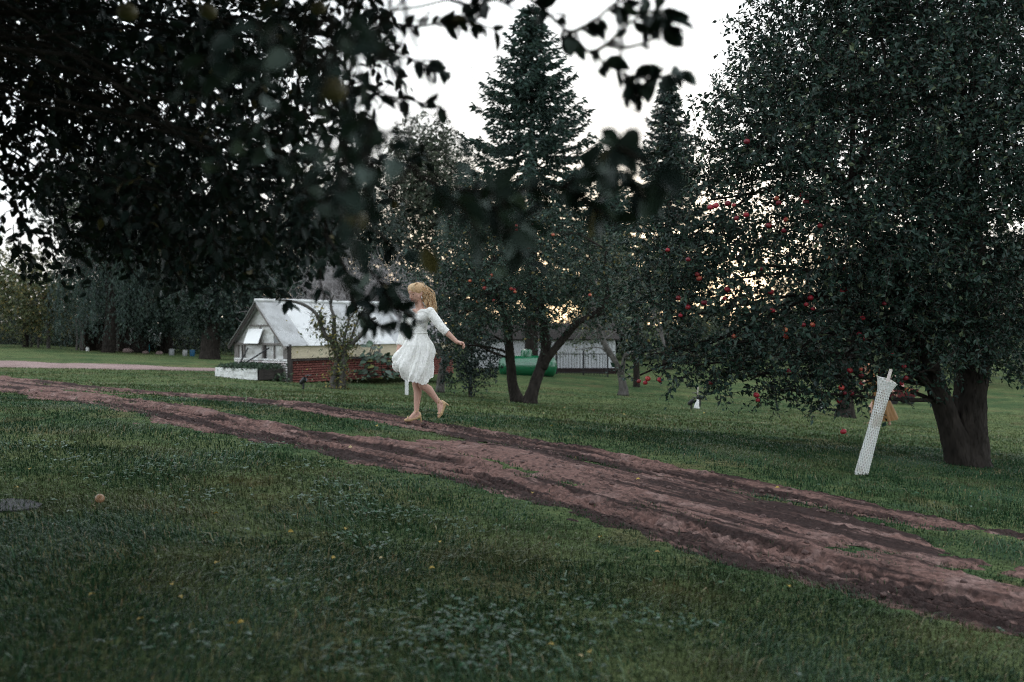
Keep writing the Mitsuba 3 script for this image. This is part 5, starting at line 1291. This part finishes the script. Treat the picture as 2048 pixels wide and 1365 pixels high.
for i, (x, y, z) in enumerate(FALLEN_LEAVES):
    s = .022 + .0022 * y
    ci = int(rc.choice(4, p=[.5, .2, .2, .1]))
    v, f, k = leaves(np.array([[0, 0, 0.0]]), np.array([[1.0, 0, .1]]), np.array([[0, 0, 1.0]]), s, s * .7, LEAF_FINE)
    key = numbered('fallen_leaf')
    scene[key] = {**mikit.ply((v * [1, 1, 1.6], f), fl[ci], smooth=True),
                  'to_world': T().translate([x, y, z + .045]).rotate([0, 0, 1], float(rc.uniform(0, 360))).rotate([1, 0, 0], float(rc.uniform(-35, 35)))}
    where = 'on the dirt track' if soil([x], [y])[0] > .4 else 'on the lawn beyond the track' if track_st([x], [y])[1][0] > 0 else 'in the near grass left of centre' if x < -.9 else 'in the near grass right of centre' if x > 0 else 'in the near grass below the track'
    labels[key] = {'label': f'small {FLN[ci]} fallen leaf {where}', 'category': 'leaf', 'group': f'{FLN[ci]} fallen leaves {where}'}
ap = apple_mesh(.029, rc)
ap.apply_transform(trimesh.transformations.rotation_matrix(1.0, [1, .3, 0]))
ap.apply_translation(np.array(FALLEN_AT) + [0, 0, .055])
single('fallen_apple', ap, 'apple_pale', 'pale apple lying in the grass near the flat stone slab', 'apple', smooth=True)
x, y, z = STONE_AT
sl = trimesh.creation.cylinder(.40, .09, sections=40)
sl = sl.subdivide().subdivide()
sl.vertices[:, :2] *= (1 + .35 * (meshkit.fbm(np.c_[sl.vertices[:, :2] * 2.2, 0 * sl.vertices[:, 0]], 3, 8)[:, None] - .5)) * np.array([1.0, .62])
sl.vertices[:, 2] += .02 * (meshkit.fbm(sl.vertices * 6, 3, 9) - .5)
sl.apply_translation([x - .22, y, z - .040])
textured('slab', lambda p, n, uv: mix((.045, .045, .05), (.11, .108, .112), fbm(p.x * 9, p.y * 9, 0, 4)), .85, .2, lambda p, n, uv: fbm(p.x * 30, p.y * 30, 0, 3), .01)
single('stone_slab', sl, 'slab', 'flat grey stone slab let into the lawn at the left edge', 'stone', smooth=30)
# clods on the track
n = 1500
s = rc.uniform(S_WOMAN - 8, S_WOMAN + 8, n)
t = rc.uniform(-1.8, 1.7, n)
q = np.c_[np.interp(s, _ts, TRACK[:, 0]) + np.interp(s, _ts, _tn[:, 0]) * t, np.interp(s, _ts, TRACK[:, 1]) + np.interp(s, _ts, _tn[:, 1]) * t]
ok = soil_st(s, t, q[:, 0], q[:, 1]) > .6
q = q[ok]
ico = trimesh.creation.icosphere(1, 1.0)
V, Fc = [], []
zt = cKDTree(np.c_[x_, y_])
zz = (hz + dz)[zt.query(q)[1]]
for i, (a, b) in enumerate(q):
    r = .006 + .016 * rc.random() ** 3
    V.append(ico.vertices * (1 + .5 * (rc.random((len(ico.vertices), 1)) - .5)) * r * [1.2, 1.2, .8] + [a, b, zz[i] + r * .3])
    Fc.append(ico.faces + i * len(ico.vertices))
put('soil_clods', (np.concatenate(V), np.concatenate(Fc)), 'soil_clod' if 'soil_clod' in scene else plain('soil_clod', (.11, .075, .07), .95, .1), label='small clods of earth strewn over the dirt track', kind='stuff')
# ------------------------------------------------------------------ people
textured('skin', lambda p, n, uv: mix((.54, .315, .245), (.62, .38, .30), fbm(p.x * 12, p.y * 12, p.z * 12, 2)), .5, .35)
textured('lace', lambda p, n, uv: mix((.82, .81, .78), (.90, .89, .865), smoothstep(.35, .6, fbm(p.x * 45, p.y * 45, p.z * 45, 2))), .75, .2,
         lambda p, n, uv: fbm(p.x * 70, p.y * 70, p.z * 70, 2), .005)
plain('hair_blonde', (.50, .32, .17), .45, .4)
plain('hair_light', (.68, .49, .30), .45, .4)
plain('hair_red', (.32, .12, .05), .5, .4)
plain('shoe_tan', (.52, .35, .19), .4, .4)
plain('eye_dark', (.03, .02, .018), .3, .4)
plain('lip', (.42, .14, .13), .45, .4)
plain('silver', (.75, .75, .78), .25, .6, metallic=.8)
plain('gown_gold', (.20, .105, .040), .6, .3)


def ball(c, r, s=24):
    return m3.Manifold.sphere(r, s).translate(tuple(map(float, c)))


def to_tm(mm, edge=.012, it=6):
    q = mm.refine_to_length(edge).to_mesh()
    m = trimesh.Trimesh(q.vert_properties[:, :3], q.tri_verts, process=True)
    if it:
        trimesh.smoothing.filter_taubin(m, lamb=.5, nu=.52, iterations=it)
    return m


def chain(pts, rads):
    return [(np.array(a, float), np.array(b, float), ra, rb) for a, b, ra, rb in zip(pts[:-1], pts[1:], rads[:-1], rads[1:])]


def hull2(p, q, rp, rq):
    return m3.Manifold.batch_hull([ball(p, rp), ball(q, rq)])


def add_all(ms):
    return m3.Manifold.batch_boolean(ms, m3.OpType.Add)


def hand(wrist, d, n, curl, r=.0085, size=.165):
    """Palm and five separate fingers; d: along the hand, n: out of the palm; curl in radians per joint."""
    d, n = unit(d), unit(n - unit(d) * (np.asarray(n) @ unit(d)))
    s = np.cross(n, d)
    wrist = np.asarray(wrist, float)
    out = []
    k = wrist + d * size * .50
    cs = [k + s * w * size for w in (-.20, -.068, .064, .19)]
    out.append(m3.Manifold.batch_hull([ball(wrist, .024, 14), ball(cs[0], .0125, 14), ball(cs[1], .0135, 14), ball(cs[2], .0135, 14), ball(cs[3], .012, 14)]))
    for c, ln in zip(cs, (.36, .42, .40, .31)):
        a, p, v = 0.0, c, d
        for j, fr in enumerate((.45, .31, .24)):
            a += curl
            v = d * math.cos(a) + n * math.sin(a)
            q = p + v * size * ln * fr
            out.append(hull2(p, q, r * (1.05 - .1 * j), r * (.97 - .1 * j)))
            p = q
    b = wrist + d * size * .14 + s * size * .14
    m = b + (s * .75 + d * .5 + n * .35) * size * .22
    e = m + (d * .75 + n * .6 - s * .12) * size * .18
    out += [hull2(b, m, r * 1.5, r * 1.15), hull2(m, e, r * 1.15, r * .9)]
    return out


def woman():
    key = thing('person', 'woman in a white lace dress running left along the track, long blonde hair flying', 'person')
    O = np.array(PERSON_AT) + [0, 0, -.005]
    fd = unit(np.array([-.84, -.54, 0]))               # where the body faces
    lf = np.array([.54, -.84, 0])                      # her left
    hc = np.array([.050, -.02, 1.585])
    hd = unit(np.array([-.74, -.64, -.17]))            # where the face looks
    hl = unit(np.cross([0, 0, 1], hd))
    hu = np.cross(hd, hl)
    neck0, neck1 = np.array([.095, .01, 1.395]), np.array([.070, .0, 1.50])
    shR, shL = np.array([-.075, .10, 1.355]), np.array([.222, -.085, 1.365])
    elR, wrR = np.array([-.135, .09, 1.075]), np.array([-.185, .0, .865])
    elL, wrL = np.array([.385, -.14, 1.155]), np.array([.560, -.15, .992])
    chest, waist, pelv = np.array([.075, .005, 1.25]), np.array([.062, .0, 1.09]), np.array([.062, .01, .93])
    hiR, hiL = np.array([.005, .085, .90]), np.array([.115, -.065, .89])
    knR, anR = np.array([.035, .02, .485]), np.array([.045, .0, .115])
    knL, anL = np.array([.130, -.09, .455]), np.array([.325, .0, .235])
    # feet
    heR, baR, toR = np.array([.075, .01, .075]), np.array([-.035, -.045, .032]), np.array([-.085, -.07, .024])
    heL, baL, toL = np.array([.378, .005, .225]), np.array([.345, -.02, .105]), np.array([.325, -.03, .062])

    def leg(hip, kn, an, he, ba, to, bend):
        calf = kn * .68 + an * .32 + bend
        return chain([hip, hip * .5 + kn * .5, kn], [.080, .068, .050]) + chain([kn, calf, kn * .25 + an * .75 + bend * .3, an], [.049, .051, .036, .030]) + \
            [(an, he, .030, .026), (an, ba, .029, .024), (he, ba, .024, .022), (ba, to, .025, .014)]

    bones = leg(hiR, knR, anR, heR, baR, toR, np.array([.022, .01, 0])) + leg(hiL, knL, anL, heL, baL, toL, np.array([.012, .012, .014]))
    bones += chain([pelv, waist, chest], [.108, .092, .105]) + [(hiR, hiL, .085, .085), (chest, shR * .75 + chest * .25, .10, .055), (chest, shL * .75 + chest * .25, .10, .055), (shR, shL, .048, .048)]
    bones += chain([chest + [.01, 0, .06], neck0, neck1, hc + [0, 0, -.03] - hd * .02], [.08, .055, .047, .050])
    arm = lambda s, e, w: chain([s, s * .5 + e * .5, e], [.047, .043, .036]) + chain([e, e * .7 + w * .3, w], [.036, .037, .024])
    bones += arm(shR, elR, wrR) + arm(shL, elL, wrL)
    parts = [hull2(*b) for b in [(p, q, a, c) for p, q, a, c in bones]]
    # head: skull, jaw, cheeks, nose, brow
    F_ = lambda a, b, c: hc + hd * a + hl * b + hu * c
    parts += [m3.Manifold.batch_hull([ball(F_(-.025, 0, .03), .090, 32), ball(F_(.02, 0, .035), .078, 32), ball(F_(.045, 0, -.075), .030, 20), ball(F_(.02, .035, -.03), .045, 20), ball(F_(.02, -.035, -.03), .045, 20)]),
              hull2(F_(.086, 0, .012), F_(.102, 0, -.026), .008, .011), hull2(F_(.100, 0, -.030), F_(.088, .012, -.032), .009, .007), hull2(F_(.100, 0, -.030), F_(.088, -.012, -.032), .009, .007),
              hull2(F_(.078, .035, .026), F_(.086, .012, .028), .010, .010), hull2(F_(.078, -.035, .026), F_(.086, -.012, .028), .010, .010), ball(F_(.070, 0, -.085), .022, 18)]
    for sg in (-1, 1):
        parts.append(m3.Manifold.batch_hull([ball(F_(-.012, sg * .083, .01), .012, 14), ball(F_(-.02, sg * .088, .025), .012, 14), ball(F_(-.012, sg * .084, -.02), .009, 14)]))
    parts += hand(wrR, unit(wrR - elR) + [-.1, -.15, -.1], np.array([.75, .35, 0]), .62)
    parts += hand(wrL, unit(np.array([.82, -.05, -.22])), np.array([-.1, -.35, -1.0]), .78)
    body = add_all(parts)
    m = to_tm(body, .011, 7)
    m.apply_translation(O)
    put('body', m, 'skin', key, smooth=True)
    # face details
    for sg in (-1, 1):
        e = to_tm(m3.Manifold.batch_hull([ball(F_(.083, sg * .022, .010), .007, 12), ball(F_(.074, sg * .046, .010), .006, 12)]), .006, 2)
        e.apply_translation(O)
        put('eye', e, 'eye_dark', key, smooth=True)
        b = to_tm(hull2(F_(.092, sg * .018, .034), F_(.078, sg * .05, .037), .005, .004), .006, 1)
        b.apply_translation(O)
        put('eyebrow', b, 'hair_red', key, smooth=True)
    l_ = to_tm(m3.Manifold.batch_hull([ball(F_(.083, .018, -.060), .004, 12), ball(F_(.083, -.018, -.060), .004, 12), ball(F_(.089, 0, -.057), .0065, 12), ball(F_(.087, 0, -.065), .006, 12)]), .005, 2)
    l_.apply_translation(O)
    put('mouth', l_, 'lip', key, smooth=True)
    er = tube(np.array([F_(-.006, .092, -.03), F_(-.006, .094, -.045), F_(-.006, .094, -.07)]) + O, [.003, .008, .003], 8)
    put('earring', er, 'silver', key, smooth=True)
    # hair: cap, fringe and loose lengths blown back
    cap = m3.Manifold.batch_hull([ball(F_(-.03, 0, .045), .099, 36), ball(F_(.012, 0, .055), .086, 30), ball(F_(-.05, 0, -.01), .078, 26)])
    cap -= m3.Manifold.batch_hull([ball(F_(.10, .03, -.03), .066, 24), ball(F_(.10, -.03, -.03), .066, 24), ball(F_(.12, 0, .02), .055, 24), ball(F_(.08, 0, -.12), .07, 24)])
    flow = chain([F_(-.075, .01, .02), F_(-.11, .03, -.04), np.array([.175, .0, 1.515]), np.array([.228, .01, 1.435]), np.array([.258, .015, 1.36])], [.066, .058, .044, .028, .009])
    flow += chain([F_(-.06, .06, -.01), F_(-.09, .075, -.07), np.array([.165, -.05, 1.46])], [.036, .034, .016])
    hm = to_tm(add_all([cap] + [hull2(*b) for b in flow]), .010, 5)
    d = (meshkit.fbm(np.c_[hm.vertices @ unit(np.array([.6, .2, .75])) * 90, hm.vertices @ unit(np.array([.75, -.2, -.6])) * 12, hm.vertices[:, 1] * 60], 3, 3) - .5)
    hm.vertices += hm.vertex_normals * d[:, None] * .014
    hm.apply_translation(O)
    hair = put('hair', hm, 'hair_blonde', key, smooth=True)
    rs = np.random.default_rng(8)
    st = []
    for _ in range(170):
        a = F_(-.07 + rs.normal() * .03, .03 + rs.normal() * .05, .03 + rs.normal() * .04)
        e = np.array([.245, .0, 1.395]) + rs.normal(size=3) * [.030, .035, .065]
        mid = (a + e) / 2 + rs.normal(size=3) * .018 + [.028, -.01, .02]
        st.append(tube(spline([a, mid, e], 9), [.004, .0035, .0008], 3))
    for _ in range(64):
        w = rs.uniform(-.062, .062)
        a = F_(.0 + rs.normal() * .012, w * .45 + .012, .136)
        st.append(tube(spline([a, F_(.062, w * .9 + .006, .116), F_(.088 - abs(w) * .35, w * 1.15, .086), F_(.094 - abs(w) * .40, w * 1.25, .060 + rs.normal() * .006 - abs(w) * .5)], 9), [.005, .006, .005, .0015], 4))
    sm = join(st)
    sm.apply_translation(O)
    put('strands', sm, 'hair_light', hair, smooth=True, kind='stuff')
    # dress: bodice with three-quarter sleeves, then the skirt
    g = .010
    trunk = [hull2(p, q, a + g, b + g) for p, q, a, b in chain([waist + [0, 0, -.02], waist, chest], [.100, .100, .108])]
    trunk += [hull2(chest, shR * .75 + chest * .25, .10 + g, .055 + g), hull2(chest, shL * .75 + chest * .25, .10 + g, .055 + g), hull2(shR, shL, .052 + g, .052 + g)]
    for sg in (-1, 1):
        trunk.append(hull2(chest + fd * .062 + lf * sg * .062 + [0, 0, .0], chest + lf * sg * .05 + [0, 0, -.06], .055, .07))
    top = add_all(trunk)
    top = top.trim_by_plane((.06, .10, -1.0), -1.392) if False else top.trim_by_plane((0.0, 0.0, -1.0), -1.402)
    top -= ball(neck0 + fd * .045 + [0, 0, .035], .078, 30)
    sl = []
    for s, e, w, cut in ((shR, elR, wrR, .62), (shL, elL, wrL, .30)):
        c = e * (1 - cut) + w * cut
        q = add_all([hull2(s, s * .5 + e * .5, .049 + g, .048 + g), hull2(s * .5 + e * .5, e, .048 + g, .043 + g), hull2(e, e * (1 - cut - .15) + w * (cut + .15), .043 + g, .037 + g)])
        ax_ = unit(w - e)
        sl.append(q.trim_by_plane(tuple(-ax_), float(-(c @ ax_))))
    bod = to_tm(add_all([top] + sl), .012, 4)
    bod.vertices += bod.vertex_normals * ((meshkit.fbm(bod.vertices * 22, 3, 5) - .5) * .010)[:, None]
    bod.apply_translation(O)
    dr = put('dress', bod, 'lace', key, smooth=True, label='white lace dress with three-quarter sleeves')
    nth, nz = 220, 70
    th = np.arange(nth) * 2 * np.pi / nth
    w = np.linspace(0, 1, nz)
    TH, Wz = np.meshgrid(th, w)
    left = np.exp(-((np.mod(TH - np.pi + np.pi, 2 * np.pi) - np.pi) / .55) ** 2)       # towards the picture's left
    front = np.exp(-((np.mod(TH - 1.25 * np.pi + np.pi, 2 * np.pi) - np.pi) / .8) ** 2)
    right = np.exp(-((np.mod(TH - 0.0 + np.pi, 2 * np.pi) - np.pi) / .7) ** 2)
    hem = .505 + .085 * left - .045 * np.exp(-((np.mod(TH - 1.72 * np.pi + np.pi, 2 * np.pi) - np.pi) / .5) ** 2) + .045 * right
    hem = hem + .007 * np.sin(TH * 26)
    z = 1.105 * (1 - Wz) + hem * Wz
    rx_ = np.interp(Wz, [0, .10, .25, .45, .7, 1], [.112, .128, .168, .198, .196, .168])
    ry_ = np.interp(Wz, [0, .10, .25, .45, .7, 1], [.108, .130, .172, .195, .215, .225])
    tw = TH + .9 * Wz ** 1.5
    fold = (.020 * np.sin(7 * tw + 1.0 + 1.2 * np.sin(2 * TH)) + .013 * np.sin(12 * tw + 2.0) + .008 * np.sin(19 * tw - 3 * Wz) + .007 * np.sin(31 * TH) * (1 - Wz)) * np.clip(Wz * 1.5, .12, 1)
    fold = fold + .075 * left * np.exp(-((Wz - .62) / .22) ** 2) + .05 * front * np.exp(-((Wz - .75) / .25) ** 2) + .028 * right * np.exp(-((Wz - .38) / .22) ** 2)
    fold = fold - .018 * np.exp(-((np.mod(TH - 1.5 * np.pi - .8 * (Wz - .6) + np.pi, 2 * np.pi) - np.pi) / .22) ** 2) * np.clip((Wz - .3) * 2, 0, 1)
    ccx = np.interp(Wz, [0, .3, .6, 1], [.062, .062, .050, .055])
    vx, vy = ccx + (rx_ + fold) * np.cos(TH), (ry_ + fold) * np.sin(TH)
    v = np.stack([vx, vy, z], -1).reshape(-1, 3)
    v = v + ((meshkit.fbm(v * 12, 3, 6) - .5) * .010)[:, None] * np.stack([np.cos(TH), np.sin(TH), 0 * TH], -1).reshape(-1, 3) * np.clip(Wz, .1, 1).reshape(-1, 1)
    i, j = np.meshgrid(np.arange(nz - 1), np.arange(nth), indexing='ij')
    k = (j + 1) % nth
    f = np.stack([i * nth + j, i * nth + k, (i + 1) * nth + k, (i + 1) * nth + j], -1).reshape(-1, 4)
    inner = v.copy()
    inner[:, :2] = (inner[:, :2] - [.06, 0]) * .985 + [.06, 0]
    sk = join([trimesh.Trimesh(v, np.vstack([f[:, [0, 2, 1]], f[:, [0, 3, 2]]]), process=False), trimesh.Trimesh(inner, np.vstack([f[:, [0, 1, 2]], f[:, [0, 2, 3]]]), process=False)])
    sk.apply_translation(O)
    put('skirt', sk, 'lace', dr, smooth=True)
    # the gathered corner of the skirt in her right hand
    c0 = wrR + np.array([-.030, -.04, -.115])
    u, w2 = np.meshgrid(np.linspace(0, 1, 40), np.linspace(0, 2 * np.pi, 60))
    rr = np.interp(u, [0, .12, .35, .65, .9, 1], [.012, .022, .045, .056, .048, .035]) * (1 + .28 * np.sin(5 * w2 + 4 * u) + .12 * np.sin(11 * w2))
    cxp = np.stack([c0[0] + .055 * u + rr * np.cos(w2), c0[1] + rr * np.sin(w2), c0[2] + .035 - .15 * u + .02 * np.sin(3 * w2) * u], -1)
    i, j = np.meshgrid(np.arange(59), np.arange(39), indexing='ij')
    f = np.stack([i * 40 + j, i * 40 + j + 1, (i + 1) * 40 + j + 1, (i + 1) * 40 + j], -1).reshape(-1, 4)
    gcr = trimesh.Trimesh(cxp.reshape(-1, 3), np.vstack([f[:, [0, 1, 2]], f[:, [0, 2, 3]]]), process=False)
    gcr.apply_translation(O)
    put('gathered_hem', gcr, 'lace', dr, smooth=True)
    sash = tube(np.array([[.062 + .121 * math.cos(a), .111 * math.sin(a), 1.105] for a in np.linspace(0, 2 * np.pi, 40)]) + O, [.008], 6)
    put('waistband', sash, 'lace', dr, smooth=True)
    # sandals with a heel, a sole and an ankle strap
    for he, ba, to, an, hd_ in ((heR, baR, toR, anR, np.array([.02, 0, -.10])), (heL, baL, toL, anL, np.array([.075, 0, -.045]))):
        dn = unit(hd_)
        s = to_tm(add_all([m3.Manifold.batch_hull([ball(he + dn * .016, .026), ball(he + dn * .022 + (ba - he) * .4, .020)]), m3.Manifold.batch_hull([ball(he + dn * .020 + (ba - he) * .4, .018), ball(ba + dn * .008, .027)]),
                           m3.Manifold.batch_hull([ball(ba + dn * .008, .027), ball(to + dn * .006, .018)]), hull2(he + dn * .01, he + (an - he) * .35 + (he - ba) * .10, .028, .024)]), .008, 3)
        s.apply_translation(O)
        sho = put('shoe', s, 'shoe_tan', key, smooth=True)
        hp = tube(np.array([he + dn * .02 + (he - ba) * .08, he + dn * .045 + (he - ba) * .12, he + hd_ * .92 + (he - ba) * .10]) + O, [.017, .010, .006], 8)
        put('heel', hp, 'shoe_tan', sho, smooth=True)
        up = unit(an - he + 1e-6)
        e1 = unit(np.cross(up, [0, 1, .2])); e2 = np.cross(up, e1)
        c = an + np.array([0, 0, .012])
        put('strap', tube(np.array([c + e1 * .037 * math.cos(a) + e2 * .037 * math.sin(a) for a in np.linspace(0, 2 * np.pi, 22)]) + O, [.006], 5), 'shoe_tan', sho, smooth=True)
        tc = ba * .6 + to * .4
        put('strap', tube(np.array([tc + np.array([0, .03 * math.cos(a), 0]) - dn * .03 * math.sin(a) + e1 * 0 for a in np.linspace(0, np.pi, 12)]) + O, [.008], 5), 'shoe_tan', sho, smooth=True)
    return key


woman()


def runner():
    key = thing('person', 'red haired person in a long golden dress running behind the mesh tree guard', 'person')
    O = np.array(PERSON2_AT)
    hc, neck, chest, pelv = np.array([-.48, 0, 1.33]), np.array([-.42, 0, 1.18]), np.array([-.36, 0, 1.05]), np.array([-.18, 0, .76])
    bones = chain([pelv, chest], [.12, .11]) + chain([chest, neck, hc], [.08, .045, .05])
    for sg, el, wr in ((1, (-.55, .16, .95), (-.46, .10, .80)), (-1, (-.14, -.22, .90), (.05, -.22, .80))):
        s = chest + [-.02, .17 * sg, .06]
        bones += [(chest, s, .09, .045)] + chain([s, np.array(el), np.array(wr)], [.045, .038, .025])
    legs = [[(-.16, .08, .72), (-.36, .08, .42), (-.33, .08, .08), (-.44, .08, .03)], [(-.16, -.08, .72), (-.10, -.08, .38), (.02, -.06, .07), (.04, -.06, .01)]]
    for l in legs:
        bones += chain([np.array(q) for q in l], [.08, .052, .03, .022])
    ps = [hull2(*b) for b in bones]
    ps += [m3.Manifold.batch_hull([ball(hc + [.01, 0, .02], .09), ball(hc + [-.03, 0, -.07], .04)]), hull2(hc + [-.085, 0, .0], hc + [-.10, 0, -.03], .01, .012)]
    ps += hand(np.array([-.46, .10, .80]), np.array([.3, -.1, -1]), np.array([1.0, 0, .2]), .4) + hand(np.array([.05, -.22, .80]), np.array([.8, 0, -.6]), np.array([0, .3, -1]), .4)
    m = to_tm(add_all(ps), .016, 6)
    m.apply_translation(O)
    put('body', m, 'skin', key, smooth=True)
    hb = [hull2(hc + [.02, 0, .03], hc + [.03, 0, -.02], .098, .08)] + [hull2(*b) for b in chain([hc + [.05, 0, 0], hc + [.12, 0, -.08], hc + [.16, 0, -.22]], [.07, .06, .025])]
    hcap = add_all(hb) - m3.Manifold.batch_hull([ball(hc + [-.11, 0, -.02], .075), ball(hc + [-.08, 0, -.12], .08)])
    hm = to_tm(hcap, .014, 4)
    hm.vertices += hm.vertex_normals * ((meshkit.fbm(hm.vertices * 40, 3, 4) - .5) * .016)[:, None]
    hm.apply_translation(O)
    put('hair', hm, 'hair_red', key, smooth=True)
    bod = to_tm(add_all([hull2(pelv, chest, .125, .12), hull2(chest + [0, -.1, .03], chest + [0, .1, .03], .085, .085)]), .016, 4)
    bod.apply_translation(O)
    dr = put('dress', bod, 'gown_gold', key, smooth=True)
    nth, nz = 120, 40
    th = np.arange(nth) * 2 * np.pi / nth
    TH, Wz = np.meshgrid(th, np.linspace(0, 1, nz))
    z = .84 - (.84 - .16 - .05 * np.sin(TH + .5)) * Wz
    r = np.interp(Wz, [0, .3, 1], [.13, .19, .27]) + .03 * Wz * np.sin(8 * TH + 2 * Wz) + .015 * Wz * np.sin(15 * TH)
    cx_ = -.22 + .18 * Wz
    v = np.stack([cx_ + r * np.cos(TH), .8 * r * np.sin(TH), z], -1).reshape(-1, 3)
    i, j = np.meshgrid(np.arange(nz - 1), np.arange(nth), indexing='ij')
    k = (j + 1) % nth
    f = np.stack([i * nth + j, (i + 1) * nth + j, (i + 1) * nth + k, i * nth + k], -1).reshape(-1, 4)
    sk = trimesh.Trimesh(v, np.vstack([f[:, [0, 1, 2]], f[:, [0, 2, 3]]]), process=False)
    sk.apply_translation(O)
    put('skirt', sk, 'gown_gold', dr, smooth=True)


runner()
